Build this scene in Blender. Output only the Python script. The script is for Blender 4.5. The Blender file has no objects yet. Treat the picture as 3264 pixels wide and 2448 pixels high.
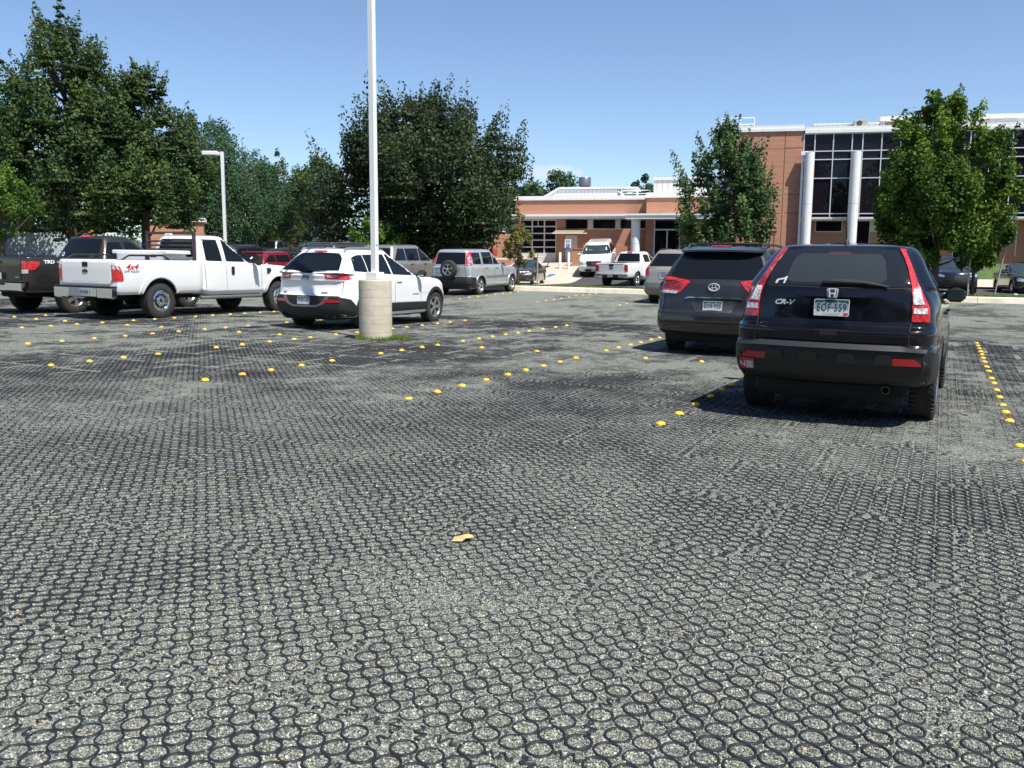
import bpy, math, random
import numpy as np
from mathutils import Vector, Matrix
from mathutils.bvhtree import BVHTree
from mathutils.geometry import delaunay_2d_cdt
rnd = random.Random(7)
RNG = np.random.default_rng(11)
SC = bpy.context.scene
COL = SC.collection
PHI = math.radians(25.85)
AX = (math.sin(PHI), math.cos(PHI))          # direction the parked cars face
BX = (math.cos(PHI), -math.sin(PHI))         # along the rows, to the right
def LW(a, b): return (a*AX[0]+b*BX[0], a*AX[1]+b*BX[1])
def WL(x, y): return (x*AX[0]+y*AX[1], x*BX[0]+y*BX[1])
def sstep(t): t = np.clip(t, 0, 1); return t*t*(3-2*t)
def lot_z(a, b):
    a = np.asarray(a, float); b = np.asarray(b, float)
    x = a*AX[0]+b*BX[0]
    tilt = -0.0093*x*(1-sstep((a-33)/4))
    rise = sstep((a-20)/13.5)*(0.29+0.006*np.maximum(0, b+12))
    return tilt+rise
def ground_z(a, b):
    """terrain outside the gravel lot"""
    a = np.asarray(a, float); b = np.asarray(b, float)
    base = lot_z(np.minimum(a, 33), b)
    k = sstep((a-33)/3.2)
    z = base*(1-k)+0.14*k
    z = z+1.24*np.clip((a-49)/9.0, 0, 1)**1.0*sstep((a-48.5)/3)
    z = z+0.033*np.maximum(0, a-62)
    return z
def gz(x, y):
    a, b = WL(x, y)
    return float(lot_z(a, b)) if a < 32.4 else float(ground_z(a, b))
# ------------------------------------------------------------------ materials
MATS = {}
def nodes(name):
    m = bpy.data.materials.new(name); m.use_nodes = True
    nt = m.node_tree; b = nt.nodes.get('Principled BSDF')
    return m, nt, b
def N(nt, typ, **kw):
    n = nt.nodes.new(typ)
    for k, v in kw.items():
        if k in n.inputs: n.inputs[k].default_value = v
        else: setattr(n, k, v)
    return n
def mat(name, col, rough=.5, metal=0, coat=0, spec=.5, noise=0, nscale=8, bump=0, bscale=60, coatr=.03):
    if name in MATS: return MATS[name]
    m, nt, b = nodes(name)
    c = (*col, 1)
    b.inputs['Base Color'].default_value = c
    b.inputs['Roughness'].default_value = rough
    b.inputs['Metallic'].default_value = metal
    b.inputs['Coat Weight'].default_value = coat
    b.inputs['Coat Roughness'].default_value = coatr
    b.inputs['Specular IOR Level'].default_value = spec
    tc = N(nt, 'ShaderNodeTexCoord')
    if noise:
        no = N(nt, 'ShaderNodeTexNoise', Scale=nscale, Detail=6.0, Roughness=.65)
        nt.links.new(tc.outputs['Object'], no.inputs['Vector'])
        r = N(nt, 'ShaderNodeValToRGB')
        r.color_ramp.elements[0].position = .3; r.color_ramp.elements[1].position = .7
        r.color_ramp.elements[0].color = (*[x*(1-noise) for x in col], 1)
        r.color_ramp.elements[1].color = (*[min(1, x*(1+noise)) for x in col], 1)
        nt.links.new(no.outputs['Fac'], r.inputs['Fac'])
        nt.links.new(r.outputs['Color'], b.inputs['Base Color'])
        rr = N(nt, 'ShaderNodeMapRange'); rr.inputs['To Min'].default_value = rough*.85; rr.inputs['To Max'].default_value = min(1, rough*1.15)
        nt.links.new(no.outputs['Fac'], rr.inputs['Value']); nt.links.new(rr.outputs[0], b.inputs['Roughness'])
    if bump:
        n2 = N(nt, 'ShaderNodeTexNoise', Scale=bscale, Detail=4.0)
        nt.links.new(tc.outputs['Object'], n2.inputs['Vector'])
        bp = N(nt, 'ShaderNodeBump', Strength=bump, Distance=.01)
        nt.links.new(n2.outputs['Fac'], bp.inputs['Height']); nt.links.new(bp.outputs['Normal'], b.inputs['Normal'])
    MATS[name] = m
    return m
def paint(name, col, metal=0., rough=.35, dust=.12, spec=.5):
    """car paint: base, clear coat and a thin uneven film of road dust"""
    if name in MATS: return MATS[name]
    m, nt, b = nodes(name)
    tc = N(nt, 'ShaderNodeTexCoord')
    no = N(nt, 'ShaderNodeTexNoise', Scale=2.2, Detail=7.0, Roughness=.7)
    nt.links.new(tc.outputs['Object'], no.inputs['Vector'])
    mr = N(nt, 'ShaderNodeMapRange'); mr.inputs['From Min'].default_value = .35; mr.inputs['From Max'].default_value = .8
    mr.inputs['To Min'].default_value = 0; mr.inputs['To Max'].default_value = dust
    nt.links.new(no.outputs['Fac'], mr.inputs['Value'])
    mx = N(nt, 'ShaderNodeMix', data_type='RGBA')
    mx.inputs[6].default_value = (*col, 1); mx.inputs[7].default_value = (.30, .27, .23, 1)
    nt.links.new(mr.outputs[0], mx.inputs[0]); nt.links.new(mx.outputs[2], b.inputs['Base Color'])
    b.inputs['Metallic'].default_value = metal; b.inputs['Roughness'].default_value = rough
    b.inputs['Coat Weight'].default_value = 1; b.inputs['Specular IOR Level'].default_value = spec
    r2 = N(nt, 'ShaderNodeMapRange'); r2.inputs['To Min'].default_value = .02; r2.inputs['To Max'].default_value = .12
    nt.links.new(no.outputs['Fac'], r2.inputs['Value']); nt.links.new(r2.outputs[0], b.inputs['Coat Roughness'])
    MATS[name] = m
    return m
def glassm(name, col=(.007, .009, .012), rough=.03, spec=.32):
    if name in MATS: return MATS[name]
    m, nt, b = nodes(name)
    b.inputs['Base Color'].default_value = (*col, 1); b.inputs['Roughness'].default_value = rough
    b.inputs['Specular IOR Level'].default_value = spec
    MATS[name] = m
    return m
def lensm(name, col, rough=.12, glow=0):
    if name in MATS: return MATS[name]
    m, nt, b = nodes(name)
    tc = N(nt, 'ShaderNodeTexCoord')
    v = N(nt, 'ShaderNodeTexVoronoi', Scale=38.0)
    nt.links.new(tc.outputs['Object'], v.inputs['Vector'])
    r = N(nt, 'ShaderNodeValToRGB')
    r.color_ramp.elements[0].color = (*[min(1, x*1.5+.02) for x in col], 1); r.color_ramp.elements[1].color = (*[x*.55 for x in col], 1)
    r.color_ramp.elements[1].position = .8
    nt.links.new(v.outputs['Distance'], r.inputs['Fac']); nt.links.new(r.outputs['Color'], b.inputs['Base Color'])
    b.inputs['Roughness'].default_value = .3; b.inputs['Coat Weight'].default_value = 1; b.inputs['Coat Roughness'].default_value = .02
    MATS[name] = m
    return m
M_GLASS = glassm('tinted_glass'); M_BLACK = mat('black_plastic', (.013, .0135, .015), .6, noise=.3, nscale=5, bump=.15, bscale=300)
M_DARK = mat('dark_cavity', (.006, .006, .006), .9)
M_TYRE = mat('tyre_rubber', (.028, .027, .026), .85, noise=.35, nscale=12, bump=.4, bscale=90)
M_RIM = mat('alloy_metal', (.55, .55, .56), .22, metal=.9, noise=.12, nscale=10)
M_CHROME = mat('chrome', (.75, .75, .76), .08, metal=1)
M_RED = lensm('red_lens', (.55, .012, .015)); M_CLEAR = lensm('clear_lens', (.62, .62, .64)); M_AMBER = lensm('amber_lens', (.8, .2, .02))
M_DRED = lensm('deep_red_lens', (.22, .01, .015)); M_SEAM = mat('seam_gap', (.01, .01, .01), .8)
M_HEAD = lensm('headlamp_lens', (.42, .44, .46)); M_GREYTXT = mat('grey_badge', (.12, .12, .13), .4)
M_WHITEDECAL = mat('white_decal', (.75, .75, .75), .5); M_REDDECAL = mat('red_decal', (.5, .02, .03), .4)
# ------------------------------------------------------------------ mesh helpers
def mk(name, V, F, m=None, parent=None, smooth=False, mi=None, angle=None):
    me = bpy.data.meshes.new(name)
    me.from_pydata([tuple(v) for v in V], [], [tuple(f) for f in F])
    for x in (m if isinstance(m, (list, tuple)) else [m]):
        if x: me.materials.append(x)
    if mi is not None: me.polygons.foreach_set('material_index', np.asarray(mi, dtype=np.int32))
    if smooth:
        me.polygons.foreach_set('use_smooth', np.ones(len(me.polygons), dtype=bool))
        me.set_sharp_from_angle(angle=math.radians(angle or 40))
    me.validate(); me.update()
    o = bpy.data.objects.new(name, me); COL.objects.link(o)
    if parent: o.parent = parent
    return o
def tag(o, label, cat, group=None):
    o['label'] = label; o['category'] = cat
    if group: o['group'] = group
    return o
def struct(o, kind='structure'): o['kind'] = kind; return o
def empty(name, loc=(0, 0, 0), rz=0):
    o = bpy.data.objects.new(name, None); COL.objects.link(o)
    o.empty_display_size = .3; o.location = loc; o.rotation_euler = (0, 0, rz)
    return o
class MB:
    def __init__(s): s.V = []; s.F = []; s.I = []; s.cur = 0
    def add(s, V, F):
        n = len(s.V); s.V += [tuple(v) for v in V]; s.F += [tuple(i+n for i in f) for f in F]; s.I += [s.cur]*len(F)
        return s
    def box(s, c, d, R=None, bev=0):
        x, y, z = d[0]/2, d[1]/2, d[2]/2
        if bev:
            b = min(bev, .45*min(d)); V = []; F = []
            pts = []
            for zz, k in ((-z, b), (-z+b, 0), (z-b, 0), (z, b)):
                X, Y = x-k, y-k
                q = b*.6
                pts.append([(X-q, -Y, zz), (X, -Y+q, zz), (X, Y-q, zz), (X-q, Y, zz), (-X+q, Y, zz), (-X, Y-q, zz), (-X, -Y+q, zz), (-X+q, -Y, zz)])
            for r in pts: V += r
            for k in range(3):
                for i in range(8): F.append((k*8+i, k*8+(i+1) % 8, (k+1)*8+(i+1) % 8, (k+1)*8+i))
            F.append(tuple(range(7, -1, -1))); F.append(tuple(range(24, 32)))
        else:
            V = [(-x, -y, -z), (x, -y, -z), (x, y, -z), (-x, y, -z), (-x, -y, z), (x, -y, z), (x, y, z), (-x, y, z)]
            F = [(3, 2, 1, 0), (4, 5, 6, 7), (0, 1, 5, 4), (1, 2, 6, 5), (2, 3, 7, 6), (3, 0, 4, 7)]
        M = R if R is not None else Matrix.Identity(3)
        return s.add([tuple(M @ Vector(v)+Vector(c)) for v in V], F)
    def tube(s, path, rad, n=8, cap=True):
        P = [Vector(p) for p in path]; k = len(P)
        rad = rad if isinstance(rad, (list, tuple)) else [rad]*k
        V = []; F = []; up = None
        for i, p in enumerate(P):
            t = (P[min(i+1, k-1)]-P[max(i-1, 0)]).normalized()
            if up is None: up = Vector((0, 0, 1)) if abs(t.z) < .9 else Vector((1, 0, 0))
            u = (up-t*up.dot(t)).normalized(); w = t.cross(u); up = u
            for j in range(n):
                a = 2*math.pi*j/n; V.append(p+(u*math.cos(a)+w*math.sin(a))*rad[i])
        for i in range(k-1):
            for j in range(n): F.append((i*n+j, i*n+(j+1) % n, (i+1)*n+(j+1) % n, (i+1)*n+j))
        if cap: F.append(tuple(range(n-1, -1, -1))); F.append(tuple(range((k-1)*n, k*n)))
        return s.add(V, F)
    def lathe(s, prof, n=24, M=None, cap=False):
        """prof: (r, h) pairs turned about local z"""
        V = []; F = []; k = len(prof); M = M or Matrix.Identity(4)
        for r, h in prof:
            for j in range(n):
                a = 2*math.pi*j/n; V.append(M @ Vector((r*math.cos(a), r*math.sin(a), h)))
        for i in range(k-1):
            for j in range(n): F.append((i*n+j, i*n+(j+1) % n, (i+1)*n+(j+1) % n, (i+1)*n+j))
        if cap: F.append(tuple(range(n-1, -1, -1))); F.append(tuple(range((k-1)*n, k*n)))
        return s.add(V, F)
    def prism(s, poly, h0, h1, M=None):
        n = len(poly); M = M or Matrix.Identity(4)
        V = [M @ Vector((x, y, h0)) for x, y in poly]+[M @ Vector((x, y, h1)) for x, y in poly]
        F = [tuple(range(n-1, -1, -1)), tuple(range(n, 2*n))]+[(i, (i+1) % n, n+(i+1) % n, n+i) for i in range(n)]
        return s.add(V, F)
    def build(s, name, m=None, parent=None, smooth=False, angle=None):
        return mk(name, s.V, s.F, m, parent, smooth, s.I if isinstance(m, (list, tuple)) else None, angle)
def rpoly(pts, r=.05, n=4):
    """polygon with rounded corners"""
    out = []; k = len(pts)
    for i in range(k):
        p0, p, p1 = (Vector(pts[i-1]), Vector(pts[i]), Vector(pts[(i+1) % k]))
        rr = r[i] if isinstance(r, (list, tuple)) else r
        a = p0-p; b = p1-p
        d = min(rr, a.length*.45, b.length*.45)
        if d < 1e-4: out.append(tuple(p)); continue
        A = p+a.normalized()*d; B = p+b.normalized()*d
        for j in range(n+1):
            t = j/n; q = A*(1-t)**2+p*2*t*(1-t)+B*t*t; out.append(tuple(q))
    return out
def text2d(txt, size, shear=0, bold=0, align='CENTER', spacing=1.0, xs=1.0):
    c = bpy.data.curves.new('t', 'FONT'); c.body = txt; c.size = size; c.align_x = align; c.align_y = 'CENTER'
    c.shear = shear; c.offset = bold; c.space_character = spacing; c.resolution_u = 3
    o = bpy.data.objects.new('t', c); COL.objects.link(o)
    dg = bpy.context.evaluated_depsgraph_get(); dg.update()
    me = bpy.data.meshes.new_from_object(o.evaluated_get(dg))
    V = [(v.co.x*xs, v.co.y) for v in me.vertices]; F = [tuple(p.vertices) for p in me.polygons]
    bpy.data.objects.remove(o); bpy.data.curves.remove(c); bpy.data.meshes.remove(me)
    return V, F
# ------------------------------------------------------------------ vehicle builder
NR, NM, NF = 15, 16, 18
def resample(P, n):
    P = np.asarray(P, float); d = np.r_[0, np.cumsum(np.hypot(*np.diff(P, axis=0).T))]
    t = np.linspace(0, d[-1], n); return np.c_[np.interp(t, d, P[:, 0]), np.interp(t, d, P[:, 1])]
def ring(z, x, w, r=(.2, .25), c=(.06, .1)):
    """one closed plan outline of a car body: z (rear, cowl, front); x (rear, rear side start, cowl, front); half widths; corner radii; end crowns"""
    z = (z,)*3 if np.isscalar(z) else z; w = (w,)*3 if np.isscalar(w) else w
    xr, xb, xc, xf = x; wr, wm, wf = w
    def end(xe, s, we, rad, cr, xm):
        rad = min(rad, we*.9); pts = []
        for t in np.linspace(0, 1, 8): pts.append((xe+s*cr*t*t, t*(we-rad)))
        for t in np.linspace(0, math.pi/2, 9)[1:]:
            pts.append((xe+s*(cr+rad*(1-math.cos(t))*1.0), we-rad+rad*math.sin(t)))
        x0 = pts[-1][0]
        for t in np.linspace(0, 1, 6)[1:]:
            pts.append((x0+(xm-x0)*t, we+(wm-we)*(1-(1-t)**2)))
        return pts
    R = resample(end(xr, 1, wr, r[0], c[0], xb), NR)
    M = np.c_[np.linspace(xb, xc, NM), np.full(NM, wm)]
    F = resample(end(xf, -1, wf, r[1], c[1], xc), NF)[::-1]
    H = np.vstack([R, M[1:-1], F])
    xs = H[:, 0]; zz = np.where(xs < xc, z[0]+(z[1]-z[0])*np.clip((xs-xr)/max(xc-xr, .01), 0, 1), z[1]+(z[2]-z[1])*np.clip((xs-xc)/max(xf-xc, .01), 0, 1)**1.7)
    H = np.c_[H, zz]
    G = H[1:-1][::-1].copy(); G[:, 1] *= -1
    return np.vstack([H, G])
def pchip(K, sub):
    K = np.asarray(K); n = len(K); D = np.diff(K, axis=0); M = np.zeros_like(K)
    a, b = D[:-1], D[1:]; ok = a*b > 0
    M[1:-1] = np.where(ok, 2*a*b/np.where(ok, a+b, 1), 0); M[0] = D[0]; M[-1] = D[-1]
    out = []
    for i in range(n-1):
        m = sub[i] if isinstance(sub, (list, tuple)) else sub
        for j in range(m):
            t = j/m; h = (2*t**3-3*t*t+1, t**3-2*t*t+t, -2*t**3+3*t*t, t**3-t*t)
            out.append(h[0]*K[i]+h[1]*M[i]+h[2]*K[i+1]+h[3]*M[i+1])
    out.append(K[-1]); return out
def loft(R):
    n = len(R[0]); V = np.vstack(R); F = []
    for k in range(len(R)-1):
        for i in range(n): F.append((k*n+(i+1) % n, k*n+i, (k+1)*n+i, (k+1)*n+(i+1) % n))
    F.append(tuple(range(n))); m = (len(R)-1)*n; F.append(tuple(range(m+n-1, m-1, -1)))
    return V, F
def std_keys(d):
    xr, xf, W, zs, zb = d['xr'], d['xf'], d['W'], d.get('zs', .26), d.get('zb', .68)
    zr, wr = d['zr'], d['wr']; zbr, zbc, zh = d['belt_r'], d['belt_c'], d['hood']
    xc, xgr, xrf, xrr = d['xc'], d['xgr'], d['xrf'], d['xrr']
    rr, rf = d.get('rr', .2), d.get('rf', .32); cr, cf = d.get('cr', .06), d.get('cf', .16)
    xb = d.get('xb', xr+.45); st = d.get('step', .05); wt = d.get('wt', W-.05)
    zm = (zb+zbr)/2
    K = [ring(zs, (xr+.16, xb, xc-.1, xf-.2), (W-.1, W-.07, W-.14), (rr, rf), (cr, cf)),
         ring(zs+.07, (xr+.05, xb, xc-.1, xf-.06), (W-.05, W-.02, W-.07), (rr, rf), (cr, cf)),
         ring((zs+zb)/2, (xr, xb, xc-.1, xf), (W-.03, W, W-.05), (rr, rf), (cr, cf)),
         ring(zb-.03, (xr+.01, xb, xc-.1, xf), (W-.03, W, W-.04), (rr, rf), (cr, cf)),
         ring((zb+.02, zb+.02, zb), (xr+st, xb, xc-.1, xf-.02), (W-.04, W+.005, W-.04), (rr, rf), (cr, cf)),
         ring((zm, zm, zb+(zh-zb)*.5), (xr+st+d.get('in1', .03), xb, xc-.1, xf-.05), (W-.045, W+.005, W-.05), (rr, rf), (cr, cf)),
         ring((zbr-.06, zbc-.06, zh-.05), (xr+st+d.get('in2', .07), xb, xc-.1, xf-.1), (wt-.03, W-.01, W-.07), (rr, rf), (cr, cf)),
         ring((zbr-.02, zbc-.02, zh), (xr+st+d.get('in3', .1), xb, xc-.1, xf-.17), (wt-.04, W-.035, W-.1), (rr, rf), (cr, cf)),
         ring((zbr, zbc, zbc+.03), (xgr, xgr+.3, xc-.35, xc), (wt-.04, W-.06, W-.14), (d.get('gr', .12), .2), (.04, .12))]
    f = d.get('tumble', 1.0)
    for t, zz in ((.5, None), (.8, None)):
        k = t**1.15
        K.append(ring((zbr+(zr-.1-zbr)*t, zbc+(zr-.1-zbc)*t, zbc+.02+(zr-.1-zbc)*t), (xgr+(xrr-xgr)*t**f, xgr+(xrr-xgr)*t+.3, xc-.35+(xrf-xc)*t, xc+(xrf-xc)*t**1.1),
                 (wt-.04+(wr+.02-wt+.04)*k, W-.06+(wr+.05-W+.06)*k, W-.14+(wr-.03-W+.14)*k), (d.get('gr', .12), .2), (.04, .12)))
    K += [ring(zr-.09, (xrr, xrr+.3, xrf-.3, xrf), (wr, wr+.035, wr-.04), (.12, .2), (.04, .1)),
          ring(zr-.035, (xrr+.06, xrr+.36, xrf-.36, xrf-.08), (wr-.05, wr-.015, wr-.1), (.12, .2), (.04, .1)),
          ring((zr-.012, zr-.004, zr-.012), (xrr+.2, xrr+.5, xrf-.5, xrf-.25), (wr-.22, wr-.18, wr-.26), (.12, .2), (.04, .1)),
          ring((zr-.004, zr+.004, zr-.004), (xrr+.4, xrr+.6, xrf-.6, xrf-.45), (.2, .22, .2), (.1, .1), (.02, .02)),
          ring((zr, zr+.006, zr), (xrr+.6, xrr+.8, xrf-.8, xrf-.65), (.02, .02, .02), (.01, .01), (.0, .0))]
    return K
class Car:
    VIEW = {'R': (lambda u, v: (u, -4, v), (0, 1, 0)), 'L': (lambda u, v: (u, 4, v), (0, -1, 0)), 'B': (lambda u, v: (-8, u, v), (1, 0, 0)),
            'F': (lambda u, v: (9, u, v), (-1, 0, 0)), 'T': (lambda u, v: (u, v, 5), (0, 0, -1))}
    def __init__(s, name, label, cat, a, b, mpaint, yaw=0, group=None, flip=False, wb=2.7, xy=None):
        x, y = xy if xy else LW(a, b)
        ang = math.atan2(AX[1], AX[0])+yaw+(math.pi if flip else 0)
        ca, sa = math.cos(ang), math.sin(ang)
        z0 = gz(x, y); zf = gz(x+ca*wb, y+sa*wb); zl = gz(x-sa*.8, y+ca*.8); zrt = gz(x+sa*.8, y-ca*.8)
        f = Vector((ca*wb, sa*wb, zf-z0)).normalized(); l = Vector((-sa*1.6, ca*1.6, zl-zrt)).normalized(); u = f.cross(l).normalized(); l = u.cross(f)
        s.root = empty(name); M = Matrix((f, l, u)).transposed().to_4x4(); M.translation = Vector((x, y, z0+.002)); s.root.matrix_world = M
        s.root.location = M.translation; s.root.rotation_euler = M.to_euler()
        tag(s.root, label, cat, group); s.paint = mpaint; s.trees = []; s.wb = wb
    def body(s, keys, wells=(), R=.4, depth=.3, W=.9, name='body', sub=3, m=None, cut=True, zc=.34):
        rings = pchip(keys, sub); V, F = loft(rings)
        s.trees.append(BVHTree.FromPolygons([tuple(v) for v in V], F))
        o = mk(name, V, F, [m or s.paint, M_DARK], s.root)
        if wells and cut:
            c = MB()
            for x in wells:
                for sg in (-1, 1):
                    M = Matrix.Translation((x, sg*(W-depth), zc)) @ Matrix.Rotation(math.radians(90)*(-sg), 4, 'X')
                    c.lathe([(R, 0), (R, 1.2)], 36, M, True)
            co = mk('cutter', c.V, c.F, [s.paint, M_DARK], None, mi=[1]*len(c.F))
            co.location = s.root.location; co.rotation_euler = s.root.rotation_euler
            bpy.context.view_layer.update()
            md = o.modifiers.new('b', 'BOOLEAN'); md.object = co; md.operation = 'DIFFERENCE'; md.solver = 'EXACT'
            try: md.material_mode = 'TRANSFER'
            except Exception: pass
            dg = bpy.context.evaluated_depsgraph_get(); dg.update()
            me = bpy.data.meshes.new_from_object(o.evaluated_get(dg))
            if len(me.polygons) > len(F)*.6:
                o.modifiers.clear(); o.data = me
            else:
                print('BOOLEAN FAILED', s.root.name); o.modifiers.clear()
            cm = co.data; bpy.data.objects.remove(co); bpy.data.meshes.remove(cm)
        me = o.data
        me.polygons.foreach_set('use_smooth', np.ones(len(me.polygons), dtype=bool)); me.set_sharp_from_angle(angle=math.radians(32))
        s.bodyo = o
        return o
    def hit(s, view, u, v):
        fo, d = s.VIEW[view]; o = Vector(fo(u, v)); d = Vector(d); best = None
        for t in s.trees:
            h = t.ray_cast(o, d)
            if h[0] is not None and (best is None or h[3] < best[2]): best = (h[0], h[1], h[3])
        if best is None:
            for t in s.trees:
                # step toward the middle of the car until the ray meets the body
                h = t.find_nearest(o+d*3.15 if view in 'RL' else (o+d*6.9 if view == 'B' else (o+d*5.3 if view == 'F' else o+d*3.3)))
                if h[0] is not None and (best is None or h[3] < best[2]): best = (h[0], h[1], h[3])
        n = best[1]
        if n.dot(d) > 0: n = -n
        return best[0], n
    def project(s, P2, tris, view, off, thick=.012, bnd=None):
        V = []; Nn = []
        for u, v in P2:
            p, n = s.hit(view, u, v); V.append(p+n*off); Nn.append(n)
        d = Vector(s.VIEW[view][1]); F = []
        for t in tris:
            t = list(t); a, b, c = V[t[0]], V[t[1]], V[t[2]]
            if (b-a).cross(c-a).dot(d) > 0: t = t[::-1]
            F.append(tuple(t))
        if thick:
            # boundary edges (used once) get a skirt so that the piece has an edge
            cnt = {}
            for f in F:
                for i in range(len(f)):
                    e = (f[i], f[(i+1) % len(f)]); k = tuple(sorted(e)); cnt.setdefault(k, []).append(e)
            sk = {}
            for k, e in cnt.items():
                if len(e) == 1:
                    for i in e[0]:
                        if i not in sk: sk[i] = len(V); V.append(V[i]-Nn[i]*thick)
                    i, j = e[0]; F.append((j, i, sk[i], sk[j]))
        return V, F
    def patch(s, name, poly, view, m, off=.004, grid=.09, parent=None, thick=.012, smooth=True):
        P = [Vector(p) for p in poly]; B = []
        for i in range(len(P)):
            a, b = P[i], P[(i+1) % len(P)]; k = max(1, int((b-a).length/grid+.5))
            for j in range(k): B.append(a+(b-a)*j/k)
        n = len(B); E = [(i, (i+1) % n) for i in range(n)]
        us = [p.x for p in B]; vs = [p.y for p in B]; I = []
        nu = int((max(us)-min(us))/grid); nv = int((max(vs)-min(vs))/grid)
        for i in range(1, nu+1):
            for j in range(1, nv+1):
                q = Vector((min(us)+(i-.013)*(max(us)-min(us))/(nu+1), min(vs)+(j+.017)*(max(vs)-min(vs))/(nv+1)))
                if min((q-p).length for p in B) > grid*.35: I.append(q)
        vo, eo, fo = delaunay_2d_cdt(B+I, E, [], 1, 1e-5)[:3]
        V, F = s.project([tuple(v) for v in vo], fo, view, off, thick)
        return mk(name, V, F, m, parent or s.root, smooth, angle=50)
    def sides(s, name, poly, m, off=.004, grid=.1, parent=None, label=None):
        return [s.patch(name, poly, w, m, off, grid, parent) for w in 'RL']
    def strip(s, name, pts, view, m, w=.008, off=.002, grid=.08, parent=None, thick=.0):
        """narrow line along pts"""
        P = [Vector(p) for p in pts]; Q = []
        for i in range(len(P)-1):
            k = max(1, int((P[i+1]-P[i]).length/grid))
            Q += [P[i]+(P[i+1]-P[i])*j/k for j in range(k)]
        Q.append(P[-1]); V2 = []; F = []
        for i, q in enumerate(Q):
            t = (Q[min(i+1, len(Q)-1)]-Q[max(0, i-1)]).normalized(); n = Vector((-t.y, t.x))*w/2; V2 += [tuple(q+n), tuple(q-n)]
        for i in range(len(Q)-1): F += [(2*i, 2*i+1, 2*i+3, 2*i+2)]
        return s.project(V2, F, view, off, thick)
    def seams(s, lists, w=.009, name='panel_gap'):
        for view, pts in lists:
            for vw in (('R', 'L') if view == 'S' else (view,)):
                a, f = s.strip('x', pts, vw, None, w, .0025); mk(name, a, f, M_SEAM, s.root)
    def text(s, name, txt, uv, size, view, m, off=.006, parent=None, **kw):
        V, F = text2d(txt, size, **kw)
        if view in 'BL': P = [(uv[0]-x, uv[1]+y) for x, y in V]
        else: P = [(uv[0]+x, uv[1]+y) for x, y in V]
        W, G = s.project(P, F, view, off, 0)
        return mk(name, W, G, m, parent or s.root)
    def plate(s, uv, view='B', txt='', style='co', off=.02, w=.305, h=.152):
        p, n = s.hit(view, *uv); sg = 1 if view == 'F' else -1
        up = Vector((0, 0, 1)); 
        n = Vector((sg*1.0, 0, max(-.12, min(.2, n.z)))).normalized(); r = up.cross(n).normalized(); u2 = n.cross(r)
        M = Matrix((r, u2, n)).transposed().to_4x4(); M.translation = p+n*off
        m1 = mat('plate_white', (.52, .55, .57), .45); m2 = mat('plate_green', (.012, .06, .045), .4); m3 = mat('plate_haze', (.22, .27, .33), .45)
        mb = MB(); mb.prism(rpoly([(-w/2, -h/2), (w/2, -h/2), (w/2, h/2), (-w/2, h/2)], .014), -.006, 0, M)
        o = mb.build('license_plate', m1 if style != 'grey' else mat('plate_grey', (.3, .33, .36), .45), s.root)
        if style == 'co':
            # green sky with a pale ridge line below it
            x = w/2-.007; t = h/2-.006; prof = [(-x, .034), (-.8*x, .045), (-.62*x, .040), (-.4*x, .056), (-.2*x, .044), (0, .045), (.2*x, .041), (.37*x, .056), (.58*x, .043), (.78*x, .048), (x, .030)]
            g = MB()
            for i in range(len(prof)-1):
                (x0, y0), (x1, y1) = prof[i], prof[i+1]
                g.add([M @ Vector(q) for q in ((x0, y0, .0008), (x1, y1, .0008), (x1, t, .0008), (x0, t, .0008))], [(0, 1, 2, 3)])
            g.build('plate_sky', m2, o)
            g = MB()
            for i in range(len(prof)-1):
                (x0, y0), (x1, y1) = prof[i], prof[i+1]
                g.add([M @ Vector(q) for q in ((x0, -.012-abs(x0)*.03, .0008), (x1, -.012-abs(x1)*.03, .0008), (x1, y1, .0008), (x0, y0, .0008))], [(0, 1, 2, 3)])
            g.build('plate_mountain', m3, o)
        if txt:
            V, F = text2d(txt, h*.60, xs=.70, bold=.0012, spacing=1.16)
            if sg < 0: pass
            mk('plate_lettering', [M @ Vector((x, y*1.06-.002, .0022)) for x, y in V], F, m2, o)
        return o, M
    def wheel(s, x, side, yo, r=.34, w=.22, rim=.22, style='spoke', n=5, m=None, steer=0):
        """side -1 right, +1 left; yo = distance of the outer tyre wall from the centre line"""
        m = m or M_RIM
        M0 = Matrix.Translation((x, side*(yo-w/2), r-.008)) @ Matrix.Rotation(steer, 4, 'Z') @ Matrix.Rotation(math.radians(-90)*side, 4, 'X')
        hw = w/2
        hub = MB(); hub.lathe([(.02, -.05), (rim*.93, -.05), (rim*.93, hw-.05), (rim*.5, hw-.07), (.001, hw-.07)], 20, M0)
        h = hub.build('wheel', M_DARK, s.root)
        t = MB(); e = .018
        t.lathe([(rim*.97, -hw+.02), (rim+.03, -hw), (r-.07, -hw), (r-.022, -hw+.012), (r-.006, -hw+.04), (r, -hw*.5), (r, hw*.5), (r-.006, hw-.04), (r-.022, hw-.012), (r-.06, hw), (rim+.035, hw), (rim+.012, hw-.006), (rim*.97, hw-.02)], 40, M0)
        # tread blocks across the shoulders
        k = 46
        for i in range(k):
            a = 2*math.pi*i/k
            for q in (-1, 1):
                R3 = M0.to_3x3() @ Matrix.Rotation(a, 3, 'Z')
                t.box(M0 @ Vector(((r-.001)*math.cos(a), (r-.001)*math.sin(a), q*hw*.62)), (.012, r*.082, hw*.6), R3)
        t.build('tyre', M_TYRE, h, True, 35)
        q = MB(); z = hw-.012
        q.lathe([(rim*.98, z-.05), (rim, z), (rim*1.03, z+.006), (rim*.97, z+.008), (rim*.90, z-.012), (rim*.87, z-.06)], 36, M0)
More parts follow.
